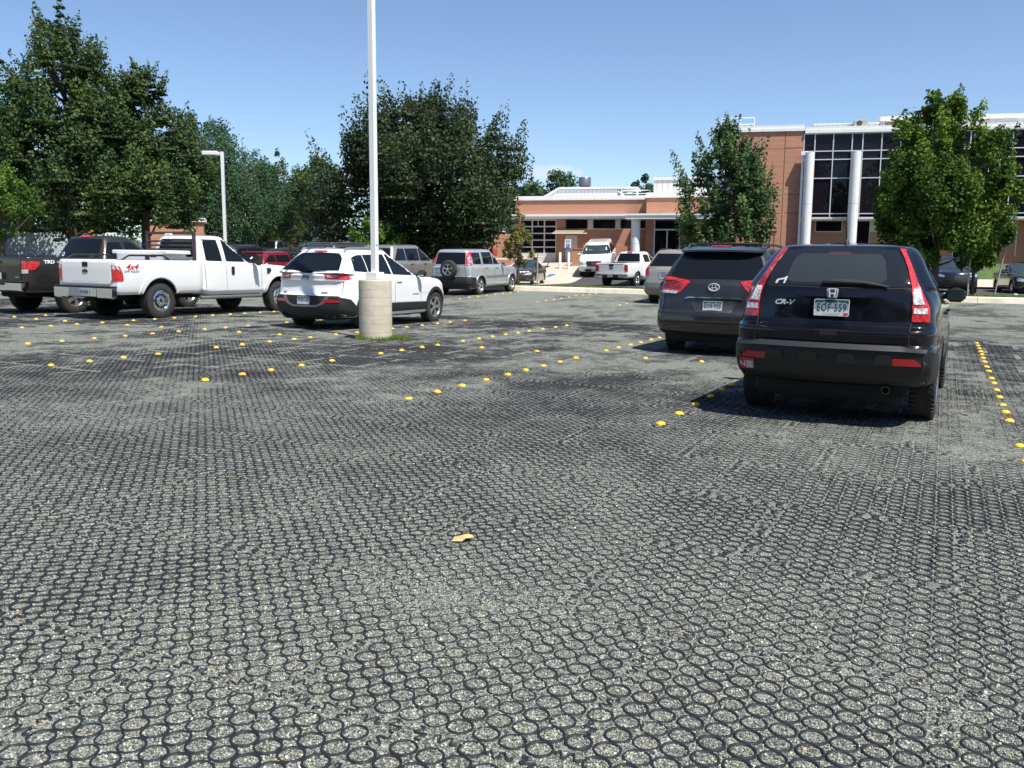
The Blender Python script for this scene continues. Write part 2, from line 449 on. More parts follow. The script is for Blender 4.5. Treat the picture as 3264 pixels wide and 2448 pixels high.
        if style == 'spoke' or style == 'split':
            for i in range(n):
                for da in ((-.13, .13) if style == 'split' else (0,)):
                    a0 = 2*math.pi*i/n; a1 = a0+da
                    wi, wo = (rim*.10, rim*.075) if style == 'split' else (rim*.2, rim*.16)
                    c0, s0, c1, s1 = math.cos(a0+da*.4), math.sin(a0+da*.4), math.cos(a1), math.sin(a1)
                    ri, ro = rim*.12, rim*.93
                    V = []
                    for zz, kk in ((z-.045, 1.1), (z-.008, .8)):
                        zi = zz-.012 if style != 'split' else zz
                        V += [(ri*c0-wi*kk*-s0, ri*s0-wi*kk*c0, zi), (ro*c1-wo*kk*-s1, ro*s1-wo*kk*c1, zz), (ro*c1+wo*kk*-s1, ro*s1+wo*kk*c1, zz), (ri*c0+wi*kk*-s0, ri*s0+wi*kk*c0, zi)]
                    q.add([M0 @ Vector(v) for v in V], [(3, 2, 1, 0), (4, 5, 6, 7), (0, 1, 5, 4), (1, 2, 6, 5), (2, 3, 7, 6), (3, 0, 4, 7)])
            q.lathe([(rim*.26, z-.05), (rim*.25, z-.012), (rim*.2, z-.004), (.001, z-.004)], 20, M0)
        else:   # steel disc with round-cornered holes
            q.lathe([(rim*.88, z-.03), (rim*.8, z-.02), (rim*.72, z-.018)], 36, M0)
            q.lathe([(rim*.50, z-.012), (rim*.40, z), (rim*.30, z+.018), (rim*.22, z+.02), (.001, z+.02)], 28, M0)
            for i in range(n):
                a = 2*math.pi*(i+.5)/n; R3 = M0.to_3x3() @ Matrix.Rotation(a, 3, 'Z')
                q.box(M0 @ Vector((rim*.61*math.cos(a), rim*.61*math.sin(a), z-.022)), (rim*.30, rim*.36, .02), R3)
            for i in range(8):
                a = 2*math.pi*i/8; q.lathe([(.012, 0), (.012, .02), (.001, .022)], 6, M0 @ Matrix.Translation((rim*.38*math.cos(a), rim*.38*math.sin(a), z)))
        q.build('rim', m, h, True, 30)
        return h
    def wheels(s, xs, yo, **kw):
        for x in xs:
            for sd in (-1, 1): s.wheel(x, sd, yo, **kw)
    def arch(s, xs, R, m, W, wid=.05, name='arch_trim', zc=.34):
        for x in xs:
            for vw in 'RL':
                pts = []
                for t in np.linspace(-.12, math.pi+.12, 26): pts.append((x+(R+wid/2)*math.cos(t), max(.2, zc+(R+wid/2)*math.sin(t))))
                V, F = s.strip('x', pts, vw, m, wid, .014, .2, thick=.03); mk(name, V, F, m, s.root, True)
    def mirror(s, x, z, y, m, size=(.12, .2, .15), sides=(-1, 1), glass=None):
        for sd in sides:
            b = MB(); b.box((x, sd*(y+size[1]/2+.05), z), size, None, .05); b.tube([(x+.02, sd*(y-.06), z-.03), (x+.01, sd*(y+.09), z-.02)], [.035, .025])
            o = b.build('side_mirror', m, s.root, True)
            g = MB(); g.box((x-size[0]/2-.001, sd*(y+size[1]/2+.05), z), (.006, size[1]*.8, size[2]*.75), None, .003); g.build('mirror_glass', glass or mat('mirror_glass', (.3, .34, .36), .04, metal=.8), o)
    def handle(s, x, z, m, L=.2, view='R', parent=None):
        p, n = s.hit(view, x, z); b = MB(); b.box(p+n*.012, (L, .026, .03), None, .012); return b.build('door_handle', m, parent or s.root, True)
    def rails(s, x0, x1, y, z, m, r=.018, drop=.05):
        for sd in (-1, 1):
            b = MB(); zz = z
            b.tube([(x0, sd*y, zz-.01), (x0+.06, sd*y, zz+drop*.8), (x0+.2, sd*y, zz+drop), ((x0+x1)/2, sd*y, zz+drop+.012), (x1-.25, sd*y, zz+drop), (x1-.08, sd*y, zz+drop*.7), (x1, sd*y, zz-.02)], r, 8)
            b.build('roof_rail', m, s.root, True)
    def exhaust(s, y, z, x, r=.03):
        b = MB(); M = Matrix.Translation((x, y, z)) @ Matrix.Rotation(math.radians(90), 4, 'Y')
        b.lathe([(r, .2), (r, -.02), (r*.8, -.02), (r*.78, .1)], 14, M); b.build('exhaust_pipe', mat('exhaust_steel', (.12, .12, .12), .35, metal=.8), s.root, True)
    def under(s, x0, x1, w, z0=.2, z1=.42):
        b = MB(); b.box(((x0+x1)/2, 0, (z0+z1)/2), (x1-x0, w, z1-z0), None, .06)
        for x in (0, s.wb): b.tube([(x, -w*.52, .33), (x, w*.52, .33)], .05)
        b.build('underbody', M_DARK, s.root)
def qpoly(x0, x1, z0, z1): return [(x0, z0), (x1, z0), (x1, z1), (x0, z1)]
def mirrored(p): return [(-x, y) for x, y in p][::-1]
# ------------------------------------------------------------------ the vehicles
M_BADGE = mat('badge_silver', (.62, .63, .65), .3, metal=.35); M_REFL = mat('reflector_red', (.36, .012, .018), .25, coat=.6); M_BUMP = mat('bumper_plastic', (.006, .0065, .007), .5, bump=.1, bscale=300)
def near_black_suv():
    P = paint('black_paint', (.003, .003, .006), 0, .4, .008, .03)
    c = Car('suv', 'black compact sport utility with tall pillar tail lights, nearest vehicle beside the grey minivan', 'car', 9.42, -.89, P, yaw=-.03, wb=2.62)
    rr = (.17, .3); W = .90
    def k(z, xr, xf, w, zf=None, zc=None, wr=None, xb=-.35, xc=1.95, r=rr, cr=.07, cf=.16):
        w -= .012; return ring((z, zc or z, zf or z), (xr, xb, xc, xf), (wr or w-.035, w, w-.05), r, (cr, cf))
    K = [k(.34, -.74, 3.2, .80), k(.42, -.91, 3.42, .885), k(.58, -1.01, 3.52, .91), k(.70, -1.02, 3.54, .912), k(.73, -1.01, 3.54, .912, .7),
         k(.755, -.975, 3.52, .908, .71), k(.84, -.985, 3.5, .912, .78, .84), k(.872, -.98, 3.48, .91, .8), k(.905, -.905, 3.46, .908, .84), k(.93, -.885, 3.46, .906, .85), k(1.07, -.872, 3.43, .897, .90, 1.05, .838),
         k(1.18, -.862, 3.38, .88, .97, 1.06, .798), k(1.25, -.845, 3.34, .855, 1.0, 1.07, .76),
         ring((1.285, 1.10, 1.12), (-.815, -.5, 1.65, 2.0), (.722, .83, .77), (.12, .2), (.06, .12)),
         ring((1.42, 1.28, 1.3), (-.72, -.4, 1.4, 1.72), (.652, .755, .71), (.12, .2), (.06, .12)),
         ring((1.54, 1.46, 1.46), (-.60, -.3, 1.15, 1.45), (.605, .69, .65), (.12, .2), (.06, .1)),
         ring((1.60, 1.585, 1.57), (-.52, -.22, .95, 1.26), (.568, .64, .60), (.11, .18), (.06, .1)),
         ring((1.63, 1.632, 1.62), (-.47, -.15, .85, 1.14), (.53, .595, .55), (.11, .18), (.05, .1)),
         ring((1.652, 1.665, 1.645), (-.3, .0, .6, .9), (.42, .45, .4), (.11, .18), (.04, .08)),
         ring((1.662, 1.68, 1.655), (-.05, .2, .4, .7), (.2, .22, .2), (.1, .1), (.02, .02)),
         ring((1.668, 1.684, 1.66), (.1, .25, .3, .45), (.02, .02, .02), (.01, .01), (0, 0))]
    c.body(K, (0, 2.62), .385, .3, W, zc=.36)
    c.under(-.8, 3.3, 1.35, .22, .46)
    # rear glass: black printed border, then the pane
    G = [(-.635, 1.262), (.635, 1.262), (.61, 1.36), (.56, 1.48), (.49, 1.59), (.30, 1.614), (0, 1.62), (-.30, 1.614), (-.49, 1.59), (-.56, 1.48), (-.61, 1.36)]
    w = c.patch('rear_window', G, 'B', glassm('rear_glass', (.014, .017, .022), .04), .005, .07)
    g2 = [(-.40, 1.29), (.40, 1.29), (.44, 1.33), (.40, 1.50), (.35, 1.555), (-.35, 1.555), (-.40, 1.50), (-.44, 1.33)]
    c.patch('window_pane', rpoly(g2, .03), 'B', glassm('rear_pane', (.03, .036, .042), .03), .0075, .07, w, .004)
    # a raised brow over the number plate, recess below it
    c.patch('plate_recess', rpoly([(-.335, 1.185), (-.30, .965), (.30, .965), (.335, 1.185)], .05), 'B', paint('black_recess', (.002, .002, .004), 0, .5, .004, .03), .004, .06)
    b = c.patch('plate_garnish', rpoly([(-.345, 1.165), (.345, 1.165), (.335, 1.215), (-.335, 1.215)], .02), 'B', P, .028, .06, None, .04)
    c.plate((.0, 1.068), 'B', 'EOF\u00b7559', off=.03)
    o, M = c.root.children[-1], None
    pl = [q for q in c.root.children if q.name.startswith('license_plate')][-1]
    p, n = c.hit('B', 0, 1.068)
    c.text('plate_state_name', 'COLORADO', (0, 1.008), .021, 'B', M_GREYTXT, .034, pl, spacing=1.25)
    c.patch('plate_sticker', qpoly(-.142, -.105, 1.0, 1.022), 'B', M_REDDECAL, .034, .05, pl, .002)
    e = MB()
    # winged-H emblem: rounded frame, two uprights and a bar
    EM = rpoly([(-.052, 1.232), (.052, 1.232), (.040, 1.152), (-.040, 1.152)], .016)
    def emb(poly, off): return c.patch('emblem', poly, 'B', M_BADGE, off, .05, None, .004)
    em = emb(EM, .040); c.patch('emblem_field', rpoly([(-.043, 1.225), (.043, 1.225), (.033, 1.159), (-.033, 1.159)], .012), 'B', M_BLACK, .047, .03, em, .002)
    for sg in (-1, 1): c.patch('emblem_bar', [(sg*.034, 1.224), (sg*.022, 1.224), (sg*.012, 1.160), (sg*.026, 1.160)], 'B', M_BADGE, .051, .03, em, .003)
    c.patch('emblem_bar', [(-.018, 1.196), (.018, 1.196), (.015, 1.184), (-.015, 1.184)], 'B', M_BADGE, .051, .03, em, .003)
    c.text('model_badge', 'CR-V', (.435, 1.105), .062, 'B', M_BADGE, .009, None, shear=.35, bold=.0025, xs=1.25)
    # pillar lights
    for sg in (1, -1):
        f = (lambda p: [(sg*x, z) for x, z in p])
        out = [(.502, 1.605), (.545, 1.60), (.615, 1.45), (.68, 1.31), (.748, 1.18), (.795, 1.09), (.806, .965), (.668, .965), (.668, 1.05), (.660, 1.16), (.642, 1.27), (.592, 1.43), (.545, 1.53)]
        t = c.patch('tail_light', f(out), 'B', M_RED, .012, .05, None, .03)
        c.patch('reversing_lens', f([(.655, 1.245), (.704, 1.245), (.756, 1.115), (.672, 1.115)]), 'B', M_CLEAR, .017, .05, t, .006)
        c.patch('reversing_lens', f([(.676, 1.083), (.775, 1.083), (.780, 1.035), (.678, 1.035)]), 'B', M_CLEAR, .017, .05, t, .006)
        c.patch('brake_lens', f([(.625, 1.34), (.66, 1.34), (.694, 1.26), (.652, 1.26)]), 'B', M_DRED, .015, .05, t, .004) if sg > 0 else None
        c.patch('side_window', rpoly([(-.28, 1.30), (.02, 1.20), (.30, 1.17), (.30, 1.50), (.05, 1.53), (-.22, 1.44)], [.08, .03, .02, .02, .05, .1]), 'R' if sg < 0 else 'L', M_GLASS, .005, .08)
        c.patch('side_window', rpoly([(.38, 1.165), (1.02, 1.14), (1.0, 1.525), (.38, 1.53)], .03), 'R' if sg < 0 else 'L', M_GLASS, .005, .08)
        c.patch('side_window', rpoly([(1.1, 1.14), (1.78, 1.12), (1.62, 1.26), (1.12, 1.525)], .03), 'R' if sg < 0 else 'L', M_GLASS, .005, .08)
        # bumper reflector
        c.patch('reflector', f([(.54, .585), (.545, .645), (.72, .645), (.765, .61), (.775, .585)]), 'B', M_REFL, .022, .05, None, .01)
    # unpainted bumper, with the four raised pads
    bp = [(-.885, .40), (.885, .40), (.90, .60), (.86, .70), (.80, .722), (.6, .728), (-.6, .728), (-.80, .722), (-.86, .70), (-.905, .60)]
    bu = c.patch('rear_bumper', bp, 'B', M_BUMP, .012, .07, None, .03)
    for vw in 'RL': c.patch('bumper_end', [(-1.0, .40), (-.40, .40), (-.46, .55), (-.60, .68), (-.80, .70), (-1.0, .70)], vw, M_BUMP, .011, .07, bu)
    c.patch('bumper_ledge', [(-.79, .70), (-.6, .708), (.6, .708), (.79, .70), (.80, .722), (.6, .733), (-.6, .733), (-.80, .722)], 'B', mat('ledge_highlight', (.03, .031, .034), .38), .03, .07, bu, .03)  # raised ledge; the highlight along it is put into its paler grey
    for y in (.47, .16, -.16, -.47):
        c.patch('bumper_pad', rpoly([(y-.085, .585), (y+.085, .585), (y+.065, .672), (y-.065, .672)], .03), 'B', M_BUMP, .03, .05, bu, .03)
    c.patch('hatch_handle', rpoly([(-.075, .825), (.075, .825), (.075, .868), (-.075, .868)], .01), 'B', M_DARK, .006, .05)
    c.patch('brake_light', rpoly([(-.10, 1.535), (.10, 1.535), (.10, 1.57), (-.10, 1.57)], .012), 'B', mat('dark_brake', (.05, .03, .035), .25), .009, .06)
    b = MB(); b.tube([c.hit('B', -.03, 1.305)[0]+Vector((-.03, 0, 0)), c.hit('B', -.25, 1.30)[0]+Vector((-.032, 0, 0)), c.hit('B', -.46, 1.268)[0]+Vector((-.028, 0, 0))], [.027, .021, .010], 8)
    b.box(c.hit('B', .02, 1.30)[0]+Vector((-.02, 0, 0)), (.06, .16, .055), None, .018); b.build('rear_wiper', M_BLACK, c.root, True)
    c.seams([('B', [(-.665, .74), (-.664, .96)]), ('B', [(.665, .74), (.664, .96)]), ('B', [(-.60, 1.256), (0, 1.25), (.60, 1.256)]),
             ('S', [(1.06, 1.1), (1.08, .5)]), ('S', [(.34, 1.14), (.36, .7), (.42, .55)]), ('S', [(1.88, 1.05), (1.9, .5)])], .008)
    c.wheels((0, 2.62), .895, r=.352, w=.235, rim=.225, style='split', n=5)
    for vw in 'RL': pass
    c.arch((0, 2.62), .385, M_BLACK, W, .05, zc=.36)
    c.mirror(1.66, 1.15, .80, mat('mirror_black', (.008, .008, .009), .45), (.13, .21, .16), glass=mat('mirror_dark_glass', (.02, .028, .03), .15))
    for x in (.98, 1.72):
        for vw in 'RL': c.handle(x-.2, .985, P, .2, vw)
    c.exhaust(-.50, .345, -.84, .038)
    b = MB(); b.lathe([(.03, 0), (.022, .03), (.008, .05)], 12, Matrix.Translation((-.18, 0, 1.655)))
    b.tube([(-.18, 0, 1.69), (-.26, 0, 1.93)], [.007, .004], 6); b.build('roof_antenna', M_BLACK, c.root, True)
    s = c.patch('bumper_sticker', qpoly(.66, .79, .475, .575), 'B', M_REDDECAL, .016, .05, None, .003)
    c.patch('sticker_field', qpoly(.665, .735, .485, .55), 'B', mat('sticker_grey', (.4, .42, .45), .5), .019, .05, s, .002)
    c.text('sticker_letter', 'N', (.765, .52), .07, 'B', M_WHITEDECAL, .021, s)
    st = [(.515, 1.275), (.535, 1.275), (.53, 1.30), (.515, 1.315), (.455, 1.325), (.44, 1.34), (.425, 1.335), (.445, 1.275), (.46, 1.275), (.452, 1.312), (.505, 1.303)]
    c.patch('window_sticker', st, 'B', mat('sticker_silver', (.45, .47, .5), .5), .008, .05, w, .001)
    return c

def grey_minivan():
    P = paint('umber_grey_paint', (.026, .025, .027), .35, .36, .03, .15)
    c = Car('minivan', 'dark grey minivan with black roof rails parked left of the black compact sport utility', 'car', 14.98, -3.27, P, wb=3.03)
    d = dict(xr=-1.08, xf=3.98, W=.985, zs=.31, zb=.70, zr=1.735, wr=.66, belt_r=1.175, belt_c=1.12, hood=.93, xc=2.85, xgr=-.90, xrf=1.85, xrr=-.55, rr=.2, rf=.4, cr=.10, cf=.2, step=.06, wt=.93, in1=.03, in2=.06, in3=.09)
    c.body(std_keys(d), (0, 3.03), .375, .3, .99, zc=.35); c.under(-.9, 3.6, 1.45)
    w = c.patch('rear_window', rpoly([(-.76, 1.215), (.76, 1.215), (.70, 1.40), (.615, 1.615), (-.615, 1.615), (-.70, 1.40)], [.03, .03, .03, .1, .1, .03]), 'B', M_GLASS, .005, .07)
    # roof spoiler above the glass
    b = MB(); V = []
    pr = [(-.66, 1.635), (-.655, 1.665), (-.35, 1.72), (-.35, 1.66)]
    prof = [(-.60, .0), (0, .03), (.60, 0)]
    secs = []
    for y in np.linspace(-.66, .66, 9):
        k = 1-(abs(y)/.66)**4*.35; secs.append([(-.35+(x+.35)*k-.02*(1-(y/.66)**2), y, z+(.014*(1-(y/.66)**2))) for x, z in pr])
    for s_ in secs: V += s_
    F = []
    for i in range(8):
        for j in range(4): F.append((i*4+j, i*4+(j+1) % 4, (i+1)*4+(j+1) % 4, (i+1)*4+j))
    F += [(3, 2, 1, 0), (32, 33, 34, 35)]
    mk('spoiler', V, F, P, c.root, True)
    c.patch('brake_light', rpoly([(-.16, 1.66), (.16, 1.66), (.16, 1.685), (-.16, 1.685)], .01), 'B', M_DRED, .10, .06)
    for sg in (1, -1):
        f = (lambda p: [(sg*x, z) for x, z in p])
        t = c.patch('tail_light', f([(.39, 1.168), (.48, 1.188), (.72, 1.232), (.86, 1.235), (.925, 1.12), (.95, 1.0), (.945, .972), (.60, .965), (.545, 1.0), (.46, 1.09)]), 'B', M_RED, .012, .06, None, .03)
        c.patch('clear_lens', f([(.585, 1.01), (.93, 1.03), (.943, .98), (.61, .97)]), 'B', M_CLEAR, .016, .06, t, .005)
        c.patch('brake_lens', f([(.50, 1.16), (.80, 1.19), (.84, 1.06), (.55, 1.05)]), 'B', M_DRED, .015, .06, t, .004)
        c.patch('reflector', f([(.50, .44), (.50, .465), (.70, .465), (.70, .44)]), 'B', M_DRED, .006, .06)
        vw = 'R' if sg < 0 else 'L'
        c.patch('side_window', rpoly([(-.72, 1.22), (.25, 1.20), (.25, 1.58), (-.45, 1.58)], [.05, .02, .02, .08]), vw, M_GLASS, .005, .1)
        c.patch('side_window', rpoly([(.33, 1.20), (1.30, 1.18), (1.28, 1.60), (.33, 1.59)], .02), vw, M_GLASS, .005, .1)
        c.patch('side_window', rpoly([(1.38, 1.18), (2.45, 1.16), (1.95, 1.45), (1.6, 1.60), (1.38, 1.605)], .02), vw, M_GLASS, .005, .1)
    c.patch('chrome_strip', rpoly([(-.46, .90), (-.40, .925), (.40, .925), (.46, .90), (.44, .895), (.40, .91), (-.40, .91), (-.44, .895)], .004), 'B', M_CHROME, .022, .05, None, .02)
    c.patch('plate_recess', rpoly([(-.36, .885), (-.30, .69), (.30, .69), (.36, .885)], .05), 'B', paint('grey_recess', (.03, .028, .03), .4, .4, .2), .004, .07)
    c.plate((0, .79), 'B', 'EOR\u00b7925', off=.02)
    em = MB(); p, n = c.hit('B', 0, 1.085); M = Matrix.Translation(p+Vector((-.014, 0, 0))) @ Matrix.Rotation(math.radians(-90), 4, 'Y') @ Matrix.Rotation(math.radians(90), 4, 'Z')
    for (rx, ry, ox, oy, th) in ((.085, .057, 0, 0, .009), (.030, .054, 0, 0, .007), (.058, .022, 0, .026, .007)):
        em.tube([M @ Vector((ox+rx*math.cos(t), oy+ry*math.sin(t), 0)) for t in np.linspace(0, 2*math.pi, 29)], th, 6)
    em.build('emblem', M_BADGE, c.root, True)
    c.patch('hatch_edge', [(-.80, .535), (.80, .535), (.82, .56), (-.82, .56)], 'B', P, .022, .06, None, .03)
    c.seams([('B', [(-.80, 1.0), (-.84, .62), (-.78, .528), (.78, .528), (.84, .62), (.80, 1.0)]), ('S', [(1.34, 1.15), (1.36, .4)]), ('S', [(.29, 1.17), (.33, .4)]), ('S', [(-.6, 1.0), (1.3, .99)])], .011)
    c.wheels((0, 3.03), .955, r=.345, w=.235, rim=.225, style='spoke', n=7)
    c.mirror(2.25, 1.17, .93, P)
    c.rails(-.35, 1.65, .60, 1.70, mat('rail_dark', (.05, .05, .055), .35, metal=.5), .022, .075)
    for x in (.15, 1.1):
        b = MB(); b.box((x, 0, 1.79), (.07, 1.2, .03), None, .012); b.build('roof_crossbar', mat('rail_dark', (.05, .05, .055)), c.root, True)
    return c

def white_suv():
    P = paint('white_paint', (.78, .78, .78), 0, .3, .06)
    c = Car('suv', 'white sport utility with black lower cladding beside the concrete lamp base', 'car', 15.35, -11.68, P, wb=2.70)
    d = dict(xr=-.98, xf=3.64, W=.93, zs=.25, zb=.70, zr=1.655, wr=.60, belt_r=1.15, belt_c=1.07, hood=.93, xc=2.28, xgr=-.86, xrf=1.35, xrr=-.42, rr=.24, rf=.42, cr=.10, cf=.22, step=.07, wt=.86, in1=.045, in2=.01, in3=.04, xb=-.35)
    K = std_keys(d); c.body(K, (0, 2.70), .395, .3, .93, zc=.36); c.under(-.85, 3.4, 1.4)
    w = c.patch('rear_window', rpoly([(-.75, 1.14), (.75, 1.14), (.70, 1.25), (.60, 1.45), (.48, 1.545), (0, 1.565), (-.48, 1.545), (-.60, 1.45), (-.70, 1.25)], [.03, .03, .05, .05, .05, .02, .05, .05, .05]), 'B', M_GLASS, .005, .07)
    c.patch('brake_light', rpoly([(-.17, 1.575), (.17, 1.575), (.16, 1.598), (-.16, 1.598)], .01), 'B', M_RED, .012, .06, None, .03)
    b = MB(); b.tube([c.hit('B', .02, 1.19)[0]+Vector((-.03, 0, 0)), c.hit('B', -.25, 1.20)[0]+Vector((-.03, 0, 0)), c.hit('B', -.46, 1.185)[0]+Vector((-.025, 0, 0))], [.018, .012, .005], 8); b.build('rear_wiper', M_BLACK, c.root, True)
    for sg in (1, -1):
        f = (lambda p: [(sg*x, z) for x, z in p])
        t = c.patch('tail_light', rpoly(f([(.40, 1.13), (.72, 1.155), (.82, 1.15), (.86, 1.03), (.80, 1.015), (.45, 1.03)]), .02), 'B', M_RED, .012, .06, None, .03)
        c.patch('clear_lens', rpoly(f([(.46, 1.10), (.70, 1.12), (.70, 1.065), (.48, 1.055)]), .015), 'B', lensm('pink_lens', (.55, .25, .25)), .016, .06, t, .005)
        c.patch('reflector', rpoly(f([(.42, .585), (.52, .622), (.74, .61), (.80, .575), (.76, .56), (.5, .555)]), .012), 'B', M_REFL, .022, .06, None, .01)
        vw = 'R' if sg < 0 else 'L'
        c.patch('side_window', rpoly([(-.42, 1.19), (.05, 1.165), (.06, 1.52), (-.12, 1.515), (-.34, 1.46)], [.05, .01, .01, .05, .08]), vw, M_GLASS, .005, .08)
        c.patch('side_window', rpoly([(.085, 1.163), (.92, 1.12), (.86, 1.545), (.09, 1.525)], .015), vw, M_GLASS, .005, .08)
        c.patch('side_window', rpoly([(.98, 1.118), (2.0, 1.085), (2.02, 1.10), (1.45, 1.44), (1.2, 1.545), (.92, 1.547)], .02), vw, M_GLASS, .005, .08)
        # black lower body
        c.patch('sill_cladding', [(.34, .24), (2.33, .24), (2.30, .50), (.37, .52)], vw, M_BLACK, .008, .1)
        c.patch('door', rpoly([(.97, .53), (1.98, .52), (1.97, .86), (2.0, 1.065), (.97, 1.10)], .03), vw, P, .0035, .1)
        c.patch('door', rpoly([(.42, .57), (.95, .535), (.95, 1.10), (.05, 1.145), (.05, .9), (.25, .78)], .03), vw, P, .0035, .1)
    bu = c.patch('rear_bumper', [(-.90, .27), (.90, .27), (.915, .46), (.84, .63), (.76, .685), (-.76, .685), (-.84, .63), (-.915, .46)], 'B', M_BLACK, .014, .07, None, .03)
    for vw in 'RL': c.patch('bumper_end', [(-1.0, .27), (-.42, .27), (-.42, .45), (-.62, .62), (-.8, .66), (-1.0, .66)], vw, M_BLACK, .012, .07, bu)
    for vw in 'RL': c.patch('bumper_end', [(3.16, .26), (3.6, .26), (3.66, .46), (3.14, .44)], vw, M_BLACK, .010, .07, bu)
    c.patch('bumper_trim', [(.58, .675), (.50, .675), (.40, .545), (.28, .50), (-.28, .50), (-.40, .545), (-.50, .675), (-.58, .675), (-.47, .53), (-.30, .465), (.30, .465), (.47, .53)], 'B', mat('satin_trim', (.25, .25, .26), .3, metal=.8), .02, .05, bu, .01)
    c.plate((0, .59), 'B', 'YTD\u00b7129', off=.022)
    c.text('maker_badge', 'Jeep', (.02, 1.075), .12, 'B', mat('blue_badge', (.02, .02, .12), .3), .008, None, bold=.002)
    c.text('drive_badge', '4x4', (.60, .745), .07, 'B', M_GREYTXT, .008, None, bold=.003)
    c.patch('model_badge', rpoly([(-.50, .738), (-.36, .738), (-.36, .762), (-.50, .762)], .008), 'B', M_GREYTXT, .008, .05, None, .004)
    c.patch('body_crease', [(-.80, .985), (.80, .985), (.80, 1.005), (-.80, 1.005)], 'B', P, .02, .06, None, .03)
    c.patch('door_badge', qpoly(1.66, 1.92, .665, .69), 'R', M_GREYTXT, .007, .05, None, .002)
    c.seams([('B', [(-.78, .70), (-.80, .98), (-.79, 1.02)]), ('B', [(.78, .70), (.80, .98), (.79, 1.02)]), ('S', [(.96, 1.11), (.96, .53)]), ('S', [(2.0, 1.07), (1.99, .84), (2.03, .5)]), ('S', [(.0, 1.15), (.02, .9), (.3, .72)])], .008)
    c.arch((0, 2.70), .395, M_BLACK, .93, .075, zc=.36)
    c.wheels((0, 2.70), .905, r=.362, w=.235, rim=.235, style='split', n=5)
    c.mirror(1.90, 1.13, .88, mat('mirror_black', (.012, .013, .014)), (.13, .2, .16)); c.rails(-.35, 1.1, .55, 1.585, mat('rail_silver', (.42, .43, .44), .3, metal=.7), .022, .07)
    for vw in 'RL':
        c.handle(1.12, .965, P, .2, vw); c.handle(.28, 1.0, P, .2, vw)
        c.patch('headlight', rpoly([(3.06, .86), (3.5, .80), (3.46, .84), (3.1, .90)], .01), vw, M_HEAD, .006, .06)
    c.exhaust(-.50, .30, -.86, .03)
    b = MB(); b.tube([(-.25, .0, 1.66), (-.33, .0, 1.74)], [.02, .006], 6); b.build('roof_antenna', M_BLACK, c.root, True)
    return c

def bed_keys(x0, x1, W, zbot, zrail, zfloor, wr=None):
    R = lambda z, i, w: ring(z, (x0+i, x0+.3, x1-.3, x1-i*.3), w, (.09, .05), (.02, .0))
    return [R(zbot, .05, W-.06), R(zbot+.08, .0, W-.015), R((zbot+zrail)/2, .0, W), R(zrail-.12, .0, W-.01), R(zrail-.03, .005, W-.03), R(zrail, .02, W-.05), R(zrail+.002, .07, W-.10), R(zrail-.03, .075, W-.105), R(zfloor+.02, .08, W-.12), R(zfloor, .1, W-.14)]

